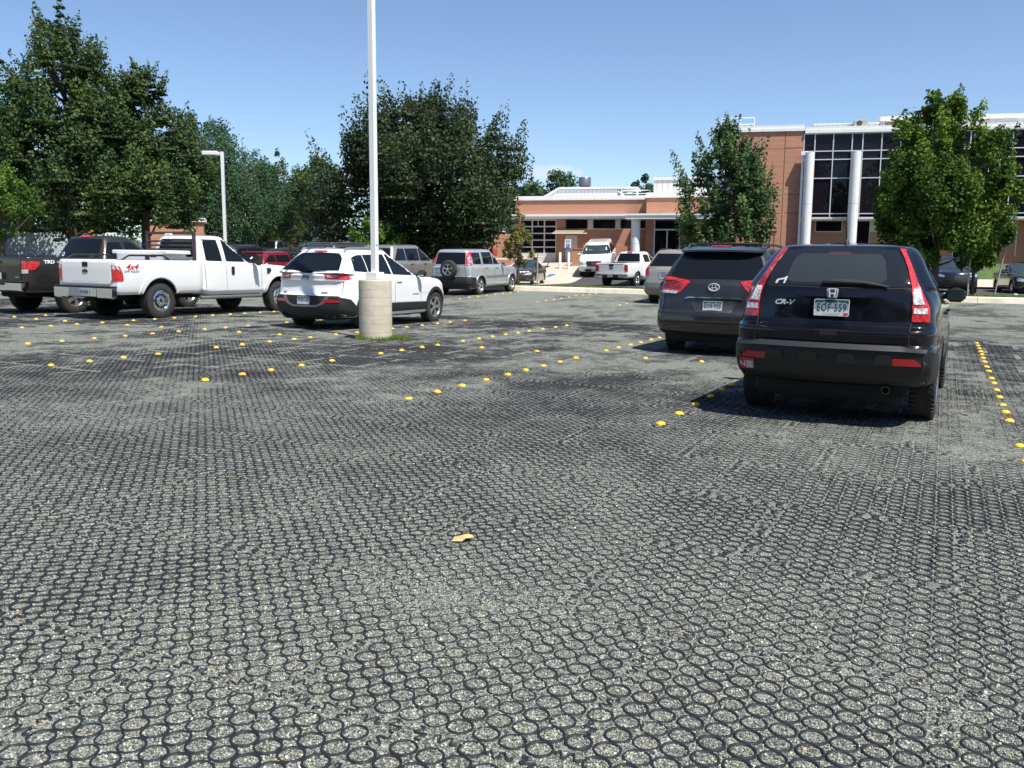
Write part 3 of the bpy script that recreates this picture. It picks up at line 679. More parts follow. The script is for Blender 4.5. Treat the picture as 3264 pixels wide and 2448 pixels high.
def white_pickup():
    P = paint('white_truck_paint', (.76, .76, .755), 0, .32, .10)
    c = Car('pickup_truck', 'white extended cab pickup truck with a headache rack and white toolbox across its bed', 'truck', 15.05, -17.36, P, yaw=-.02, wb=4.01)
    W = 1.0
    d = dict(xr=1.30, xf=4.95, W=W, zs=.50, zb=.78, zr=1.965, wr=.69, belt_r=1.32, belt_c=1.28, hood=1.17, xc=3.28, xgr=1.30, xrf=2.52, xrr=1.42, rr=.07, rf=.22, cr=.02, cf=.12, step=0, in1=0, in2=0, in3=0, wt=.97, gr=.1, xb=1.7)
    c.body(std_keys(d), (4.01,), .50, .3, W, name='cab', zc=.44)
    c.body(bed_keys(-1.20, 1.27, 1.0, .56, 1.33, .82), (0,), .50, .3, W, name='cargo_bed', sub=2, zc=.42)
    b = MB(); b.box((1.9, 0, .52), (5.6, .95, .2), None, .04); b.tube([(0, -.85, .42), (0, .85, .42)], .07); b.lathe([(.02, -.16), (.16, -.1), (.16, .1), (.02, .16)], 12, Matrix.Translation((0, 0, .42))); b.tube([(4.01, -.85, .42), (4.01, .85, .42)], .06); b.build('chassis', M_DARK, c.root, True)
    tg = c.patch('tailgate', rpoly([(-.80, .80), (.80, .80), (.80, 1.345), (-.80, 1.345)], .05), 'B', P, .02, .08, None, .04)
    c.patch('tailgate_handle', rpoly([(-.09, 1.17), (.09, 1.17), (.09, 1.275), (-.09, 1.275)], .025), 'B', M_BLACK, .028, .05, tg, .01)
    c.patch('handle_recess', rpoly([(-.06, 1.185), (.06, 1.185), (.06, 1.255), (-.06, 1.255)], .02), 'B', M_DARK, .03, .05, tg, .01)
    ov = [(.105*math.cos(t), 1.075+.048*math.sin(t)) for t in np.linspace(0, 2*math.pi, 25)[:-1]]
    e = c.patch('emblem', ov, 'B', M_CHROME, .028, .06, tg, .006)
    c.patch('tailgate_emblem', [(x*.87, 1.075+(y-1.075)*.8) for x, y in ov], 'B', mat('dark_blue_badge', (.01, .015, .04), .25), .031, .06, tg, .003)
    c.text('tailgate_lettering', 'SUPER DUTY', (0, .845), .085, 'B', mat('emboss_white', (.62, .63, .64), .35), .026, tg, spacing=1.5, xs=1.25)
    for sg in (1, -1):
        f = (lambda p: [(sg*x, z) for x, z in p]); vw = 'R' if sg < 0 else 'L'
        t = c.patch('tail_light', rpoly(f([(.835, .86), (.985, .87), (.985, 1.06), (.94, 1.20), (.835, 1.225)]), .02), 'B', M_RED, .014, .05, None, .04)
        c.patch('tail_light_side', rpoly([(-1.20, .86), (-1.03, .87), (-1.04, 1.02), (-1.10, 1.19), (-1.20, 1.215)], .02), vw, M_RED, .012, .05, t, .02)
        c.patch('reversing_lens', rpoly(f([(.85, 1.12), (.93, 1.12), (.92, 1.19), (.85, 1.20)]), .01), 'B', M_CLEAR, .018, .05, t, .004)
        c.patch('reversing_lens', rpoly([(-1.195, 1.11), (-1.12, 1.11), (-1.125, 1.185), (-1.195, 1.195)], .01), vw, M_CLEAR, .015, .05, t, .004)
        c.patch('side_window', rpoly([(1.46, 1.335), (2.0, 1.325), (1.98, 1.825), (1.53, 1.825)], [.05, .05, .05, .08]), vw, M_GLASS, .006, .09)
        c.patch('side_window', rpoly([(2.13, 1.325), (2.80, 1.315), (2.92, 1.245), (3.16, 1.24), (3.14, 1.32), (2.66, 1.79), (2.13, 1.825)], [.03, .05, .05, .02, .02, .08, .04]), vw, M_GLASS, .006, .09)
        c.patch('window_trim', [(1.53, 1.825), (1.98, 1.825), (1.98, 1.855), (1.54, 1.855)], vw, M_BLACK, .012, .09)
        c.patch('window_trim', [(2.12, 1.825), (2.62, 1.80), (2.66, 1.82), (2.12, 1.85)], vw, M_BLACK, .012, .09)
        c.patch('door', rpoly([(2.09, .60), (3.28, .60), (3.28, 1.22), (2.85, 1.285), (2.09, 1.30)], .03), vw, P, .004, .1)
        c.patch('door', rpoly([(1.44, .60), (2.05, .60), (2.05, 1.30), (1.44, 1.31)], .03), vw, P, .004, .1)
        c.patch('fender_vent', rpoly([(3.62, 1.02), (3.70, 1.11), (3.66, 1.165), (3.52, 1.165), (3.53, 1.0)], .015), vw, M_BLACK, .008, .05)
        h = MB(); p, n = c.hit(vw, 2.28, 1.10); h.box(p+n*.014, (.10, .03, .20), None, .015); h.build('door_handle', M_BLACK, c.root, True)
        b = MB(); sgn = -1 if vw == 'R' else 1
        b.tube([(.95+.25, sgn*.98, .47), (1.2, sgn*1.0, .44), (3.25, sgn*1.0, .44), (3.4, sgn*.9, .47)], .045, 10); b.build('step_bar', mat('step_grey', (.22, .22, .22), .35, metal=.6), c.root, True)
        b = MB(); y = sgn*.93
        b.tube([(-1.08, y, 1.32), (-1.0, y, 1.335), (-.80, y, 1.435), (.15, y, 1.445), (.32, y, 1.345)], .022, 8); b.box((-.3, y, 1.39), (.1, .05, .1), None, .01); b.build('bed_rail', M_BLACK, c.root, True)
    c.patch('rail_cap', [(-1.18, .87), (1.2, .87), (1.2, .945), (-1.18, .945)], 'T', M_BLACK, .008, .1, None, .02); c.patch('rail_cap', [(-1.18, -.945), (1.2, -.945), (1.2, -.87), (-1.18, -.87)], 'T', M_BLACK, .008, .1, None, .02)
    b = MB()
    for sg in (1, -1): b.box((-1.25, sg*.72, .60), (.16, .48, .27), None, .03)
    b.box((-1.28, 0, .61), (.14, .95, .22), None, .02); o = b.build('rear_bumper', M_CHROME, c.root, True)
    b = MB(); b.box((-1.24, 0, .735), (.18, 1.90, .03), None, .01); b.build('bumper_step', M_BLACK, o)
    b = MB(); b.box((-1.352, .2, .61), (.012, .42, .2), None, .01); b.build('bumper_panel', mat('brushed_steel', (.3, .31, .32), .35, metal=.7), o)
    pl = MB(); pl.box((-1.362, -.12, .615), (.01, .305, .152), None, .004); po = pl.build('license_plate', mat('plate_grey', (.3, .33, .36), .45), c.root)
    V, F = text2d('492\u00b7QKB', .085, xs=.8, bold=.003); mk('plate_lettering', [(-1.3685, -.12-x, .61+y) for x, y in V], F, mat('plate_green', (.012, .06, .045)), po)
    b = MB(); b.box((-1.28, 0, .43), (.2, .09, .08), None, .01); b.build('tow_hitch', M_BLACK, c.root)
    # toolbox across the bed
    b = MB(); b.box((.62, 0, 1.40), (.66, 1.62, .16), None, .01); tb = b.build('toolbox', mat('toolbox_white', (.72, .72, .71), .35), c.root, True)
    b = MB(); b.box((.62, 0, 1.52), (.74, 1.84, .09), None, .015); b.build('toolbox_lid', mat('toolbox_white', (.72, .72, .71)), tb, True)
    b = MB(); b.box((.285, -.45, 1.42), (.02, .2, .05), None, .008); b.build('toolbox_latch', M_BLACK, tb)
    # headache rack
    b = MB(); rk = mat('rack_brown', (.045, .036, .034), .5, noise=.3)
    for y in (-.80, .80): b.box((1.22, y, 1.66), (.07, .07, .72), None, .01)
    b.box((1.22, 0, 2.0), (.07, 1.66, .07), None, .01)
    for z in (1.50, 1.60, 1.70, 1.80): b.box((1.22, 0, z), (.035, 1.56, .04), Matrix.Rotation(.5, 3, 'Y'), .006)
    b.build('headache_rack', rk, c.root)
    b = MB(); b.box((1.17, 0, 1.955), (.06, .24, .075), None, .02); b.build('brake_light', M_CLEAR, c.root)
    c.patch('rear_window', rpoly([(-.62, 1.42), (.62, 1.42), (.56, 1.86), (-.56, 1.86)], .06), 'B', M_GLASS, .008, .1)
    f = c.patch('front_window', rpoly([(-.72, 1.36), (.72, 1.36), (.62, 1.82), (-.62, 1.82)], .06), 'F', M_GLASS, .005, .1)
    c.text('side_badge', '4x4', (-.80, 1.175), .19, 'R', M_REDDECAL, .006, None, shear=.45, bold=.004, xs=1.15)
    c.text('side_badge', 'OFF ROAD', (-.80, 1.075), .065, 'R', M_GREYTXT, .006, None, shear=.2, bold=.001, xs=1.3)
    c.seams([('S', [(2.07, 1.87), (2.07, .58)]), ('S', [(3.32, 1.26), (3.32, .6)]), ('S', [(1.40, 1.32), (1.42, .62)]), ('B', [(-.815, .79), (-.815, 1.36)]), ('B', [(.815, .79), (.815, 1.36)])], .01)
    for x in (0, 4.01):
        for vw in 'RL':
            pts = [(x+.56*math.cos(t), max(.56, .44+.56*math.sin(t))) for t in np.linspace(.15, math.pi-.15, 20)]
            V, F = c.strip('x', pts, vw, P, .11, .018, .2, thick=.05); mk('fender_flare', V, F, P, c.root, True)
    c.wheels((0, 4.01), 1.0, r=.405, w=.27, rim=.235, style='steel', n=8, m=M_CHROME)
    bm = MB()
    for sg in (1, -1):
        bm = MB(); bm.box((3.02, sg*1.19, 1.38), (.14, .2, .30), None, .05); bm.tube([(3.08, sg*.93, 1.31), (3.03, sg*1.12, 1.33)], .035); o = bm.build('side_mirror', M_BLACK, c.root, True)
        m2 = MB(); m2.box((3.075, sg*1.285, 1.31), (.05, .02, .13), None, .006); m2.build('turn_signal', M_AMBER, o)
    b = MB(); b.box((4.92, 0, .66), (.22, 1.96, .26), None, .06); b.build('front_bumper', M_CHROME, c.root, True)
    for vw in 'RL': c.patch('headlight', rpoly([(4.66, .94), (4.86, .93), (4.86, 1.10), (4.70, 1.12)], .01), vw, M_HEAD, .01, .06)
    return c

def dark_pickup():
    P = paint('bronze_grey_paint', (.028, .026, .023), .35, .36, .05, .2)
    c = Car('pickup_truck', 'dark grey pickup truck left of the white pickup, cut off by the picture edge', 'truck', 15.15, -20.42, P, wb=3.70)
    W = 1.01
    d = dict(xr=.85, xf=4.55, W=W, zs=.40, zb=.72, zr=1.94, wr=.66, belt_r=1.30, belt_c=1.27, hood=1.10, xc=3.05, xgr=.86, xrf=2.25, xrr=1.12, rr=.07, rf=.25, cr=.02, cf=.12, step=0, in1=0, in2=0, in3=0, wt=.97, gr=.12, xb=1.3)
    c.body(std_keys(d), (3.70,), .49, .3, W, name='cab', zc=.42)
    c.body(bed_keys(-1.25, .82, 1.01, .52, 1.36, .82), (0,), .50, .3, W, name='cargo_bed', sub=2, zc=.42)
    b = MB(); b.box((1.7, 0, .48), (5.3, .95, .2), None, .04); b.tube([(0, -.85, .42), (0, .85, .42)], .07); b.tube([(3.7, -.85, .42), (3.7, .85, .42)], .06); b.build('chassis', M_DARK, c.root, True)
    tg = c.patch('tailgate', rpoly([(-.74, .82), (.74, .82), (.74, 1.365), (-.74, 1.365)], .05), 'B', P, .015, .08, None, .03)
    c.patch('tailgate_handle', rpoly([(-.1, 1.19), (.1, 1.19), (.1, 1.26), (-.1, 1.26)], .02), 'B', M_BLACK, .022, .05, tg, .01)
    c.text('tailgate_lettering', '4x4', (-.60, .88), .06, 'B', M_CHROME, .02, tg, shear=.3, bold=.002, xs=1.3)
    for sg in (1, -1):
        f = (lambda p: [(sg*x, z) for x, z in p]); vw = 'R' if sg < 0 else 'L'
        t = c.patch('tail_light', rpoly(f([(.77, .96), (.97, .97), (.99, 1.16), (.985, 1.25), (.77, 1.27)]), .02), 'B', M_RED, .014, .05, None, .04)
        c.patch('tail_light_side', rpoly([(-1.25, 1.05), (-1.07, 1.06), (-.93, 1.20), (-.95, 1.255), (-1.25, 1.262)], .02), vw, M_RED, .012, .05, t, .02)
        c.patch('reversing_lens', rpoly(f([(.78, .965), (.965, .975), (.965, 1.06), (.78, 1.06)]), .01), 'B', M_CLEAR, .018, .05, t, .004)
        c.patch('side_window', rpoly([(1.06, 1.35), (1.62, 1.34), (1.58, 1.77), (1.22, 1.765), (1.08, 1.5)], [.03, .03, .03, .06, .03]), vw, M_GLASS, .006, .09)
        c.patch('side_window', rpoly([(1.72, 1.34), (2.85, 1.30), (2.35, 1.70), (2.15, 1.77), (1.70, 1.775)], .03), vw, M_GLASS, .006, .09)
    c.patch('rear_window', rpoly([(-.72, 1.38), (.72, 1.38), (.62, 1.84), (-.62, 1.84)], .05), 'B', M_GLASS, .006, .08)
    c.text('window_sticker', '\u03a9', (.60, 1.43), .13, 'B', M_WHITEDECAL, .012, None, bold=.004)
    c.text('window_sticker', 'ASC', (-.50, 1.42), .075, 'B', M_WHITEDECAL, .012, None, shear=.2, bold=.006)
    c.patch('brake_light', rpoly([(-.16, 1.875), (.16, 1.875), (.16, 1.915), (-.16, 1.915)], .01), 'B', M_RED, .03, .06, None, .04)
    c.text('side_badge', 'TRD', (-.68, 1.245), .11, 'R', M_WHITEDECAL, .006, None, bold=.004, xs=1.35)
    c.text('side_badge', 'OFF ROAD', (-.30, 1.245), .06, 'R', M_WHITEDECAL, .006, None, xs=1.2)
    b = MB()
    for sg in (1, -1): b.box((-1.34, sg*.66, .66), (.17, .58, .24), None, .035)
    b.box((-1.31, 0, .63), (.12, .8, .16), None, .02); o = b.build('rear_bumper', M_CHROME, c.root, True)
    b = MB(); b.box((-1.33, 0, .78), (.2, 1.9, .025), None, .01); b.build('bumper_step', M_BLACK, o)
    c.plate((.0, .90), 'B', '', 'white', .09)
    c.seams([('S', [(1.66, 1.85), (1.68, .5)]), ('S', [(.98, 1.32), (1.0, .6)]), ('B', [(-.755, .80), (-.755, 1.37)]), ('B', [(.755, .80), (.755, 1.37)])], .01)
    c.wheels((0, 3.70), 1.0, r=.40, w=.27, rim=.24, style='spoke', n=5)
    c.mirror(2.70, 1.42, .93, P, (.14, .22, .24))
    return c

def quick(name, label, cat, a, b, P, d, win, wb, wheels, rear=(), front=(), xy=None, yaw=0, flip=False, group=None, rs='spoke', extra=None, near=True):
    """a vehicle seen from farther away: body, glass, lights, wheels, mirrors"""
    c = Car(name, label, cat, a, b, P, yaw, group, flip, wb, xy)
    zc = wheels['r']; c.body(std_keys(d), (0, wb), wheels['r']+.035, .28, d['W'], zc=zc, sub=2); c.under(d['xr']+.2, d['xf']-.3, 1.35)
    for p in win.get('S', []):
        for v in 'RL': c.patch('side_window', rpoly(p, .03), v, M_GLASS, .006, .12)
    if 'B' in win: c.patch('rear_window', rpoly(win['B'], .04), 'B', M_GLASS, .006, .12)
    if 'F' in win: c.patch('front_window', rpoly(win['F'], .05), 'F', win.get('Fm', M_GLASS), .006, .12)
    for nm, poly, v, m in rear:
        c.patch(nm, poly, v, m, .012, .1, None, .02)
        if v in 'BF': c.patch(nm, mirrored(poly), v, m, .012, .1, None, .02)
        elif v == 'R': c.patch(nm, poly, 'L', m, .012, .1, None, .02)
    for nm, poly, v, m in front: c.patch(nm, poly, v, m, .013, .1, None, .02)
    c.wheels((0, wb), d['W']-.03, style=rs, **wheels)
    c.mirror(d['xc']-.45, d['belt_c']+.06, d['W']-.06, d.get('mm', P))
    if extra: extra(c)
    return c
def D(**k):
    d = dict(xr=-.95, xf=3.55, W=.90, zs=.25, zb=.66, zr=1.66, wr=.60, belt_r=1.12, belt_c=1.05, hood=.90, xc=2.2, xgr=-.82, xrf=1.3, xrr=-.5, rr=.18, rf=.36, cr=.07, cf=.18)
    d.update(k); return d
def suv_win(d, n=3, rearslope=.25, Fm=None):
    """window outlines that follow the given body numbers"""
    zb, zc, zr = d['belt_r']+.04, d['belt_c']+.04, d['zr']-.15
    x0, x1 = d['xgr']+.22, d['xrr']+.28; f0, f1 = d['xc']-.12, d['xrf']-.05
    S = []; cuts = [x0]+[x0+(f0-x0)*k for k in ((.28, .60) if n == 3 else (.48,))]+[f0]
    cutt = [x1]+[c+.02 for c in cuts[1:-1]]+[f1]
    for i in range(n):
        a, b = cuts[i], cuts[i+1]-.06; t0, t1 = cutt[i], cutt[i+1]-.06
        za = zb+(zc-zb)*(a-x0)/(f0-x0); zz = zb+(zc-zb)*(b-x0)/(f0-x0)
        S.append([(a, za), (b, zz), (t1, zr), (t0, zr)])
    w0 = d['W']-.18; w1 = d['wr']-.06
    r = {'S': S, 'B': [(-w0, d['belt_r']+.05), (w0, d['belt_r']+.05), (w1, d['zr']-.13), (-w1, d['zr']-.13)],
         'F': [(-d['W']+.2, d['belt_c']+.07), (d['W']-.2, d['belt_c']+.07), (w1, d['zr']-.14), (-w1, d['zr']-.14)]}
    if Fm: r['Fm'] = Fm
    return r
def other_vehicles():
    WIND = glassm('windshield_glass', (.03, .045, .05), .04)
    # silver compact sport utility with its spare wheel on the back door
    Ps = paint('silver_paint', (.50, .52, .55), .45, .32, .08)
    d = D(xr=-.86, xf=3.42, W=.875, zs=.24, zb=.66, zr=1.66, wr=.63, belt_r=1.08, belt_c=1.03, hood=.93, xc=2.15, xgr=-.80, xrf=1.35, xrr=-.66, rr=.16, rf=.3, cr=.04, cf=.12, step=.05, in1=.0, in2=.0, in3=.01, wt=.84)
    w = suv_win(d)
    w['S'] = [[(-.50, 1.12), (.12, 1.11), (.12, 1.53), (-.46, 1.53)], [(.28, 1.11), (1.05, 1.10), (1.02, 1.54), (.28, 1.54)], [(1.12, 1.10), (1.98, 1.08), (1.45, 1.53), (1.12, 1.54)]]
    w['B'] = [(-.62, 1.11), (.62, 1.11), (.56, 1.53), (-.56, 1.53)]
    def ex(c):
        M = Matrix.Translation((-.98, -.06, .93)) @ Matrix.Rotation(math.radians(-90), 4, 'Y')
        t = MB(); r, hw, rim = .335, .10, .20
        t.lathe([(rim, -hw+.02), (r-.07, -hw), (r-.02, -hw+.02), (r, -hw*.4), (r, hw*.4), (r-.02, hw-.02), (r-.07, hw), (rim+.02, hw), (rim, hw-.03)], 36, M)
        so = t.build('spare_wheel', M_TYRE, c.root, True, 35)
        q = MB(); q.lathe([(rim*1.02, hw-.04), (rim*1.03, hw-.005), (rim*.9, hw-.02), (rim*.86, hw-.06)], 30, M)
        for i in range(5):
            for da in (-.14, .14):
                a = 2*math.pi*i/5+da; R3 = M.to_3x3() @ Matrix.Rotation(a, 3, 'Z'); q.box(M @ Vector((rim*.52*math.cos(a), rim*.52*math.sin(a), hw-.035)), (rim*.85, rim*.16, .03), R3)
        q.lathe([(.05, hw-.05), (.05, hw-.01), (.001, hw-.005)], 16, M); q.build('spare_rim', M_RIM, so, True, 30)
        q = MB(); q.lathe([(.02, hw-.07), (rim*.98, hw-.07), (rim*.98, hw-.075), (.001, hw-.08)], 24, M); q.build('spare_back', M_DARK, so)
        bu = c.patch('rear_bumper', [(-.84, .28), (.84, .28), (.86, .50), (.84, .655), (-.84, .655), (-.86, .50)], 'B', M_BLACK, .03, .1, None, .04)
        for v in 'RL':
            c.patch('bumper_end', [(-.9, .28), (-.38, .28), (-.40, .64), (-.9, .655)], v, M_BLACK, .02, .1, bu)
            c.patch('side_moulding', [(.42, .60), (2.2, .60), (2.2, .68), (.42, .68)], v, mat('moulding_grey', (.16, .17, .18), .5), .008, .12)
            c.patch('sill', [(.4, .25), (2.2, .25), (2.2, .33), (.4, .33)], v, M_BLACK, .006, .12)
            c.handle(.40, .97, Ps, .2, v); c.handle(1.25, .96, Ps, .2, v)
        pl = c.patch('plate_recess', rpoly([(.22, .78), (.60, .78), (.60, .98), (.22, .98)], .02), 'B', mat('recess_grey', (.12, .13, .14), .5), .006, .1)
        c.plate((.41, .87), 'B', '', 'grey', .02); c.patch('plate_garnish', qpoly(.18, .62, .99, 1.03), 'B', M_CHROME, .012, .1)
        c.seams([('S', [(.20, 1.56), (.2, .98), (.34, .65)]), ('S', [(1.08, 1.56), (1.08, .33)]), ('S', [(2.1, 1.05), (2.12, .33)]), ('B', [(-.60, 1.08), (-.66, .68)])], .012)
        c.arch((0, 2.62), .37, Ps, .875, .05, zc=.335)
    quick('suv', 'silver compact sport utility with a spare wheel on its rear door, parked by the kerb', 'car', 28.9, -16.15, Ps, d, w, 2.62, dict(r=.335, w=.21, rim=.215),
          rear=[('tail_light', rpoly([(.64, 1.10), (.80, 1.10), (.79, 1.22), (.66, 1.56), (.585, 1.56)], .02), 'B', M_RED)], extra=ex, rs='split')
    # tan wagon half hidden behind the minivan
    Pt = paint('tan_paint', (.40, .355, .29), .45, .33, .08)
    d = D(xr=-1.0, xf=3.75, W=.93, zs=.26, zr=1.70, belt_r=1.13, hood=.98, wb=0, xrr=-.55, rr=.16)
    w = suv_win(d)
    def ex2(c):
        c.patch('plate_recess', rpoly([(-.38, 1.0), (-.28, .80), (.28, .80), (.38, 1.0)], .04), 'B', mat('tan_recess', (.16, .16, .18), .4), .006, .1)
        c.patch('rear_bumper', [(-.90, .30), (.90, .30), (.92, .66), (-.92, .66)], 'B', paint('tan_dark', (.17, .155, .13), .4, .4), .02, .1, None, .03)
        c.plate((0, .90), 'B', '', 'grey', .02); c.rails(-.3, 1.2, .56, 1.64, M_BLACK, .018, .06)
        c.patch('hatch_trim', [(.42, 1.0), (.36, 1.0), (.30, .83), (-.30, .83), (-.36, 1.0), (-.42, 1.0), (-.34, .79), (.34, .79)], 'B', M_CHROME, .012, .1)
    quick('suv', 'tan sport utility with black roof rails, half hidden behind the grey minivan', 'car', 28.3, -7.75, Pt, d, w, 2.75, dict(r=.36, w=.23, rim=.22), rear=[('tail_light', rpoly([(.70, .90), (.90, .88), (.92, 1.06), (.82, 1.16), (.74, 1.13)], .02), 'B', M_RED)], extra=ex2)
    # pale gold one beside the silver one
    Pg = paint('pale_gold_paint', (.36, .34, .30), .6, .33, .08)
    d = D(xr=-1.05, xf=3.9, W=.95, zs=.28, zr=1.80, belt_r=1.18, belt_c=1.13, hood=1.02, wr=.66, xc=2.5, xrf=1.6)
    w = suv_win(d)
    def ex3(c):
        for v in 'RL': c.handle(.5, 1.07, M_CHROME, .2, v); c.handle(1.45, 1.06, M_CHROME, .2, v)
        c.seams([('S', [(.42, 1.2), (.45, .4)]), ('S', [(1.36, 1.2), (1.38, .4)])], .012)
    quick('suv', 'pale gold sport utility between the white sport utility and the silver one', 'car', 28.5, -19.25, Pg, d, w, 2.85, dict(r=.37, w=.23, rim=.22), rear=[('tail_light', rpoly([(.72, .95), (.90, .95), (.88, 1.2), (.78, 1.25)], .02), 'B', M_RED)], extra=ex3)
    Pdk = paint('charcoal_paint', (.05, .052, .058), .4, .32, .1)
    d = D(xr=-1.1, xf=4.0, W=.98, zs=.26, zr=1.83, belt_r=1.18, belt_c=1.13, hood=1.02, wr=.68, xc=2.75, xrf=1.85)
    quick('van', 'dark grey van with a roof rail, only its roof showing behind the white sport utility', 'car', 28.6, -22.0, Pdk, d, suv_win(d), 3.0, dict(r=.36, w=.23, rim=.22), extra=lambda c: c.rails(-.5, 1.7, .58, 1.78, mat('rail_grey', (.2, .2, .2), .35, metal=.6), .02, .06))
    Pr = paint('red_paint', (.19, .008, .022), .3, .3, .05)
    d = D(zr=1.50, W=.88, belt_r=1.06, belt_c=1.0, xrr=-.42, wr=.58)
    w = suv_win(d)
    def ex4(c):
        c.patch('window_sticker', rpoly([(-.2, 1.2), (-.12, 1.2), (-.12, 1.28), (-.2, 1.28)], .02), 'B', M_WHITEDECAL, .012, .05)
        for sg in (1,): c.patch('spoiler', [(-.53, 1.41), (.53, 1.41), (.50, 1.45), (-.50, 1.45)], 'B', Pr, .07, .1, None, .1)
        b = MB(); b.tube([(-.1, .12, 1.48), (-.22, .12, 1.66)], [.014, .005], 6); b.build('roof_antenna', M_BLACK, c.root)
    quick('suv', 'dark red hatchback utility seen over the bonnet of the white pickup', 'car', 27.9, -24.85, Pr, d, w, 2.62, dict(r=.34, w=.22, rim=.21), rear=[('tail_light', rpoly([(.66, .95), (.86, .93), (.84, 1.15), (.70, 1.36), (.63, 1.36)], .03), 'B', M_RED)], extra=ex4)
    Pn = paint('blue_black_paint', (.016, .02, .03), .3, .3, .08)
    d = D(zr=1.74, W=.94, belt_r=1.15, xc=2.6, xf=3.8, xrf=1.45)
    quick('suv', 'blue black sport utility behind the cab of the white pickup, sky glinting on its windscreen', 'car', 28.9, -27.3, Pn, d, suv_win(d, Fm=glassm('sky_glint_windshield', (.06, .1, .12), .03)), 2.8, dict(r=.36, w=.23, rim=.22), extra=lambda c: c.rails(-.4, 1.2, .56, 1.69, M_BLACK, .018, .05))  # the sky glint is put into this windscreen's paler blue glass colour
    # ---- cars beyond the grass strip
    Pdg = paint('grey_brown_paint', (.06, .055, .055), .5, .3, .08)
    sed = D(xr=-1.0, xf=3.6, W=.87, zs=.2, zb=.60, zr=1.42, wr=.55, belt_r=.98, belt_c=.93, hood=.82, xc=2.15, xgr=-.30, xrf=1.15, xrr=.30, rr=.3, rf=.38, cr=.1, cf=.2)
    def swin(d, Fm=None):
        w = suv_win(d, 2, Fm=Fm); return w
    def lights(W, z0, z1, xw=.32, m=None):
        return [('headlight', rpoly([(W-.12-xw, z0), (W-.10, z0+.02), (W-.09, z1), (W-.16, z1+.02), (W-.1-xw, z0+.07)], .02), 'F', m or M_HEAD)]
    def exs(c):
        c.patch('grille', rpoly([(-.35, .55), (.35, .55), (.40, .70), (-.40, .70)], .03), 'F', M_BLACK, .01, .1)
        c.patch('lower_grille', rpoly([(-.5, .28), (.5, .28), (.5, .40), (-.5, .40)], .03), 'F', M_BLACK, .01, .1)
    xs, ys = LW(47.9, -21.3)
    quick('sedan', 'grey brown saloon car parked on the concrete behind the dying sapling', 'car', 0, 0, Pdg, sed, swin(sed, WIND), 2.65, dict(r=.315, w=.2, rim=.2), front=[], rear=lights(.87, .56, .70), xy=(-.15+1.15, 50.2+2.3), flip=True, extra=exs, yaw=.22)
    Pw = paint('white_far_paint', (.72, .72, .72), 0, .35, .08)
    big = D(xr=-1.1, xf=4.05, W=1.0, zs=.36, zb=.78, zr=1.92, wr=.68, belt_r=1.26, belt_c=1.22, hood=1.10, xc=2.75, xgr=-.98, xrf=2.0, xrr=-.8, rr=.18, rf=.22, cr=.05, cf=.1)
    wb_ = suv_win(big, Fm=WIND)
    def exy(c):
        g = c.patch('grille', rpoly([(-.40, .74), (.40, .74), (.47, 1.0), (-.47, 1.0)], .03), 'F', M_BLACK, .02, .1); c.patch('grille_bar', [(-.43, .99), (.43, .99), (.44, 1.03), (-.44, 1.03)], 'F', M_CHROME, .03, .1, g)
        c.text('grille_badge', 'GMC', (0, .87), .12, 'F', M_REDDECAL, .035, g, bold=.008, xs=1.1)
        c.patch('lower_grille', rpoly([(-.52, .42), (.52, .42), (.56, .56), (-.56, .56)], .02), 'F', M_BLACK, .02, .1); c.plate((0, .5), 'F', '', 'grey', .04)
        c.rails(-.5, 1.9, .58, 1.87, Pw, .02, .05)
    quick('suv', 'large white sport utility with a black grille facing us before the entrance', 'car', 0, 0, Pw, big, wb_, 2.95, dict(r=.39, w=.26, rim=.24), rear=lights(1.0, .84, 1.0, .26), xy=(5.75, 58.6), flip=True, extra=exy, yaw=.26)
    # white pickup, back view
    Pv = paint('white_pickup_paint', (.74, .75, .75), 0, .35, .06)
    c = Car('pickup_truck', 'white crew cab pickup truck seen from behind beyond the grass strip', 'truck', 0, 0, Pv, -.12, None, False, 3.65, (5.95, 48.9))
    dd = dict(xr=.80, xf=4.5, W=1.0, zs=.40, zb=.72, zr=1.87, wr=.66, belt_r=1.25, belt_c=1.22, hood=1.08, xc=3.0, xgr=.82, xrf=2.2, xrr=1.06, rr=.07, rf=.25, cr=.02, cf=.1, step=0, in1=0, in2=0, in3=0, wt=.96, gr=.12, xb=1.2)
    c.body(std_keys(dd), (3.65,), .46, .3, 1.0, name='cab', zc=.4); c.body(bed_keys(-1.2, .77, 1.0, .5, 1.28, .78), (0,), .46, .3, 1.0, name='cargo_bed', sub=2, zc=.4)
    b = MB(); b.box((1.7, 0, .46), (5.2, .95, .2), None, .04); b.tube([(0, -.85, .4), (0, .85, .4)], .07); b.build('chassis', M_DARK, c.root, True)
    tg = c.patch('tailgate', rpoly([(-.72, .78), (.72, .78), (.72, 1.285), (-.72, 1.285)], .04), 'B', Pv, .015, .1, None, .03)
    c.patch('tailgate_cap', [(-.73, 1.245), (.73, 1.245), (.73, 1.29), (-.73, 1.29)], 'B', M_BLACK, .02, .1, tg); c.patch('tailgate_handle', rpoly([(-.13, 1.12), (.13, 1.12), (.13, 1.23), (-.13, 1.23)], .02), 'B', M_BLACK, .024, .1, tg)
    c.patch('emblem', [(-.12, 1.0), (-.045, 1.0), (-.055, .965), (.045, .965), (.055, 1.0), (.13, 1.0), (.115, 1.045), (.045, 1.045), (.055, 1.08), (-.04, 1.08), (-.05, 1.045), (-.105, 1.045)], 'B', mat('bow_grey', (.12, .11, .09), .4, metal=.5), .024, .1, tg)
    for sg in (1, -1): c.patch('tail_light', rpoly([(sg*.77, .84), (sg*.96, .84), (sg*.96, 1.14), (sg*.90, 1.2), (sg*.77, 1.2)], .02), 'B', M_RED, .014, .06, None, .03)
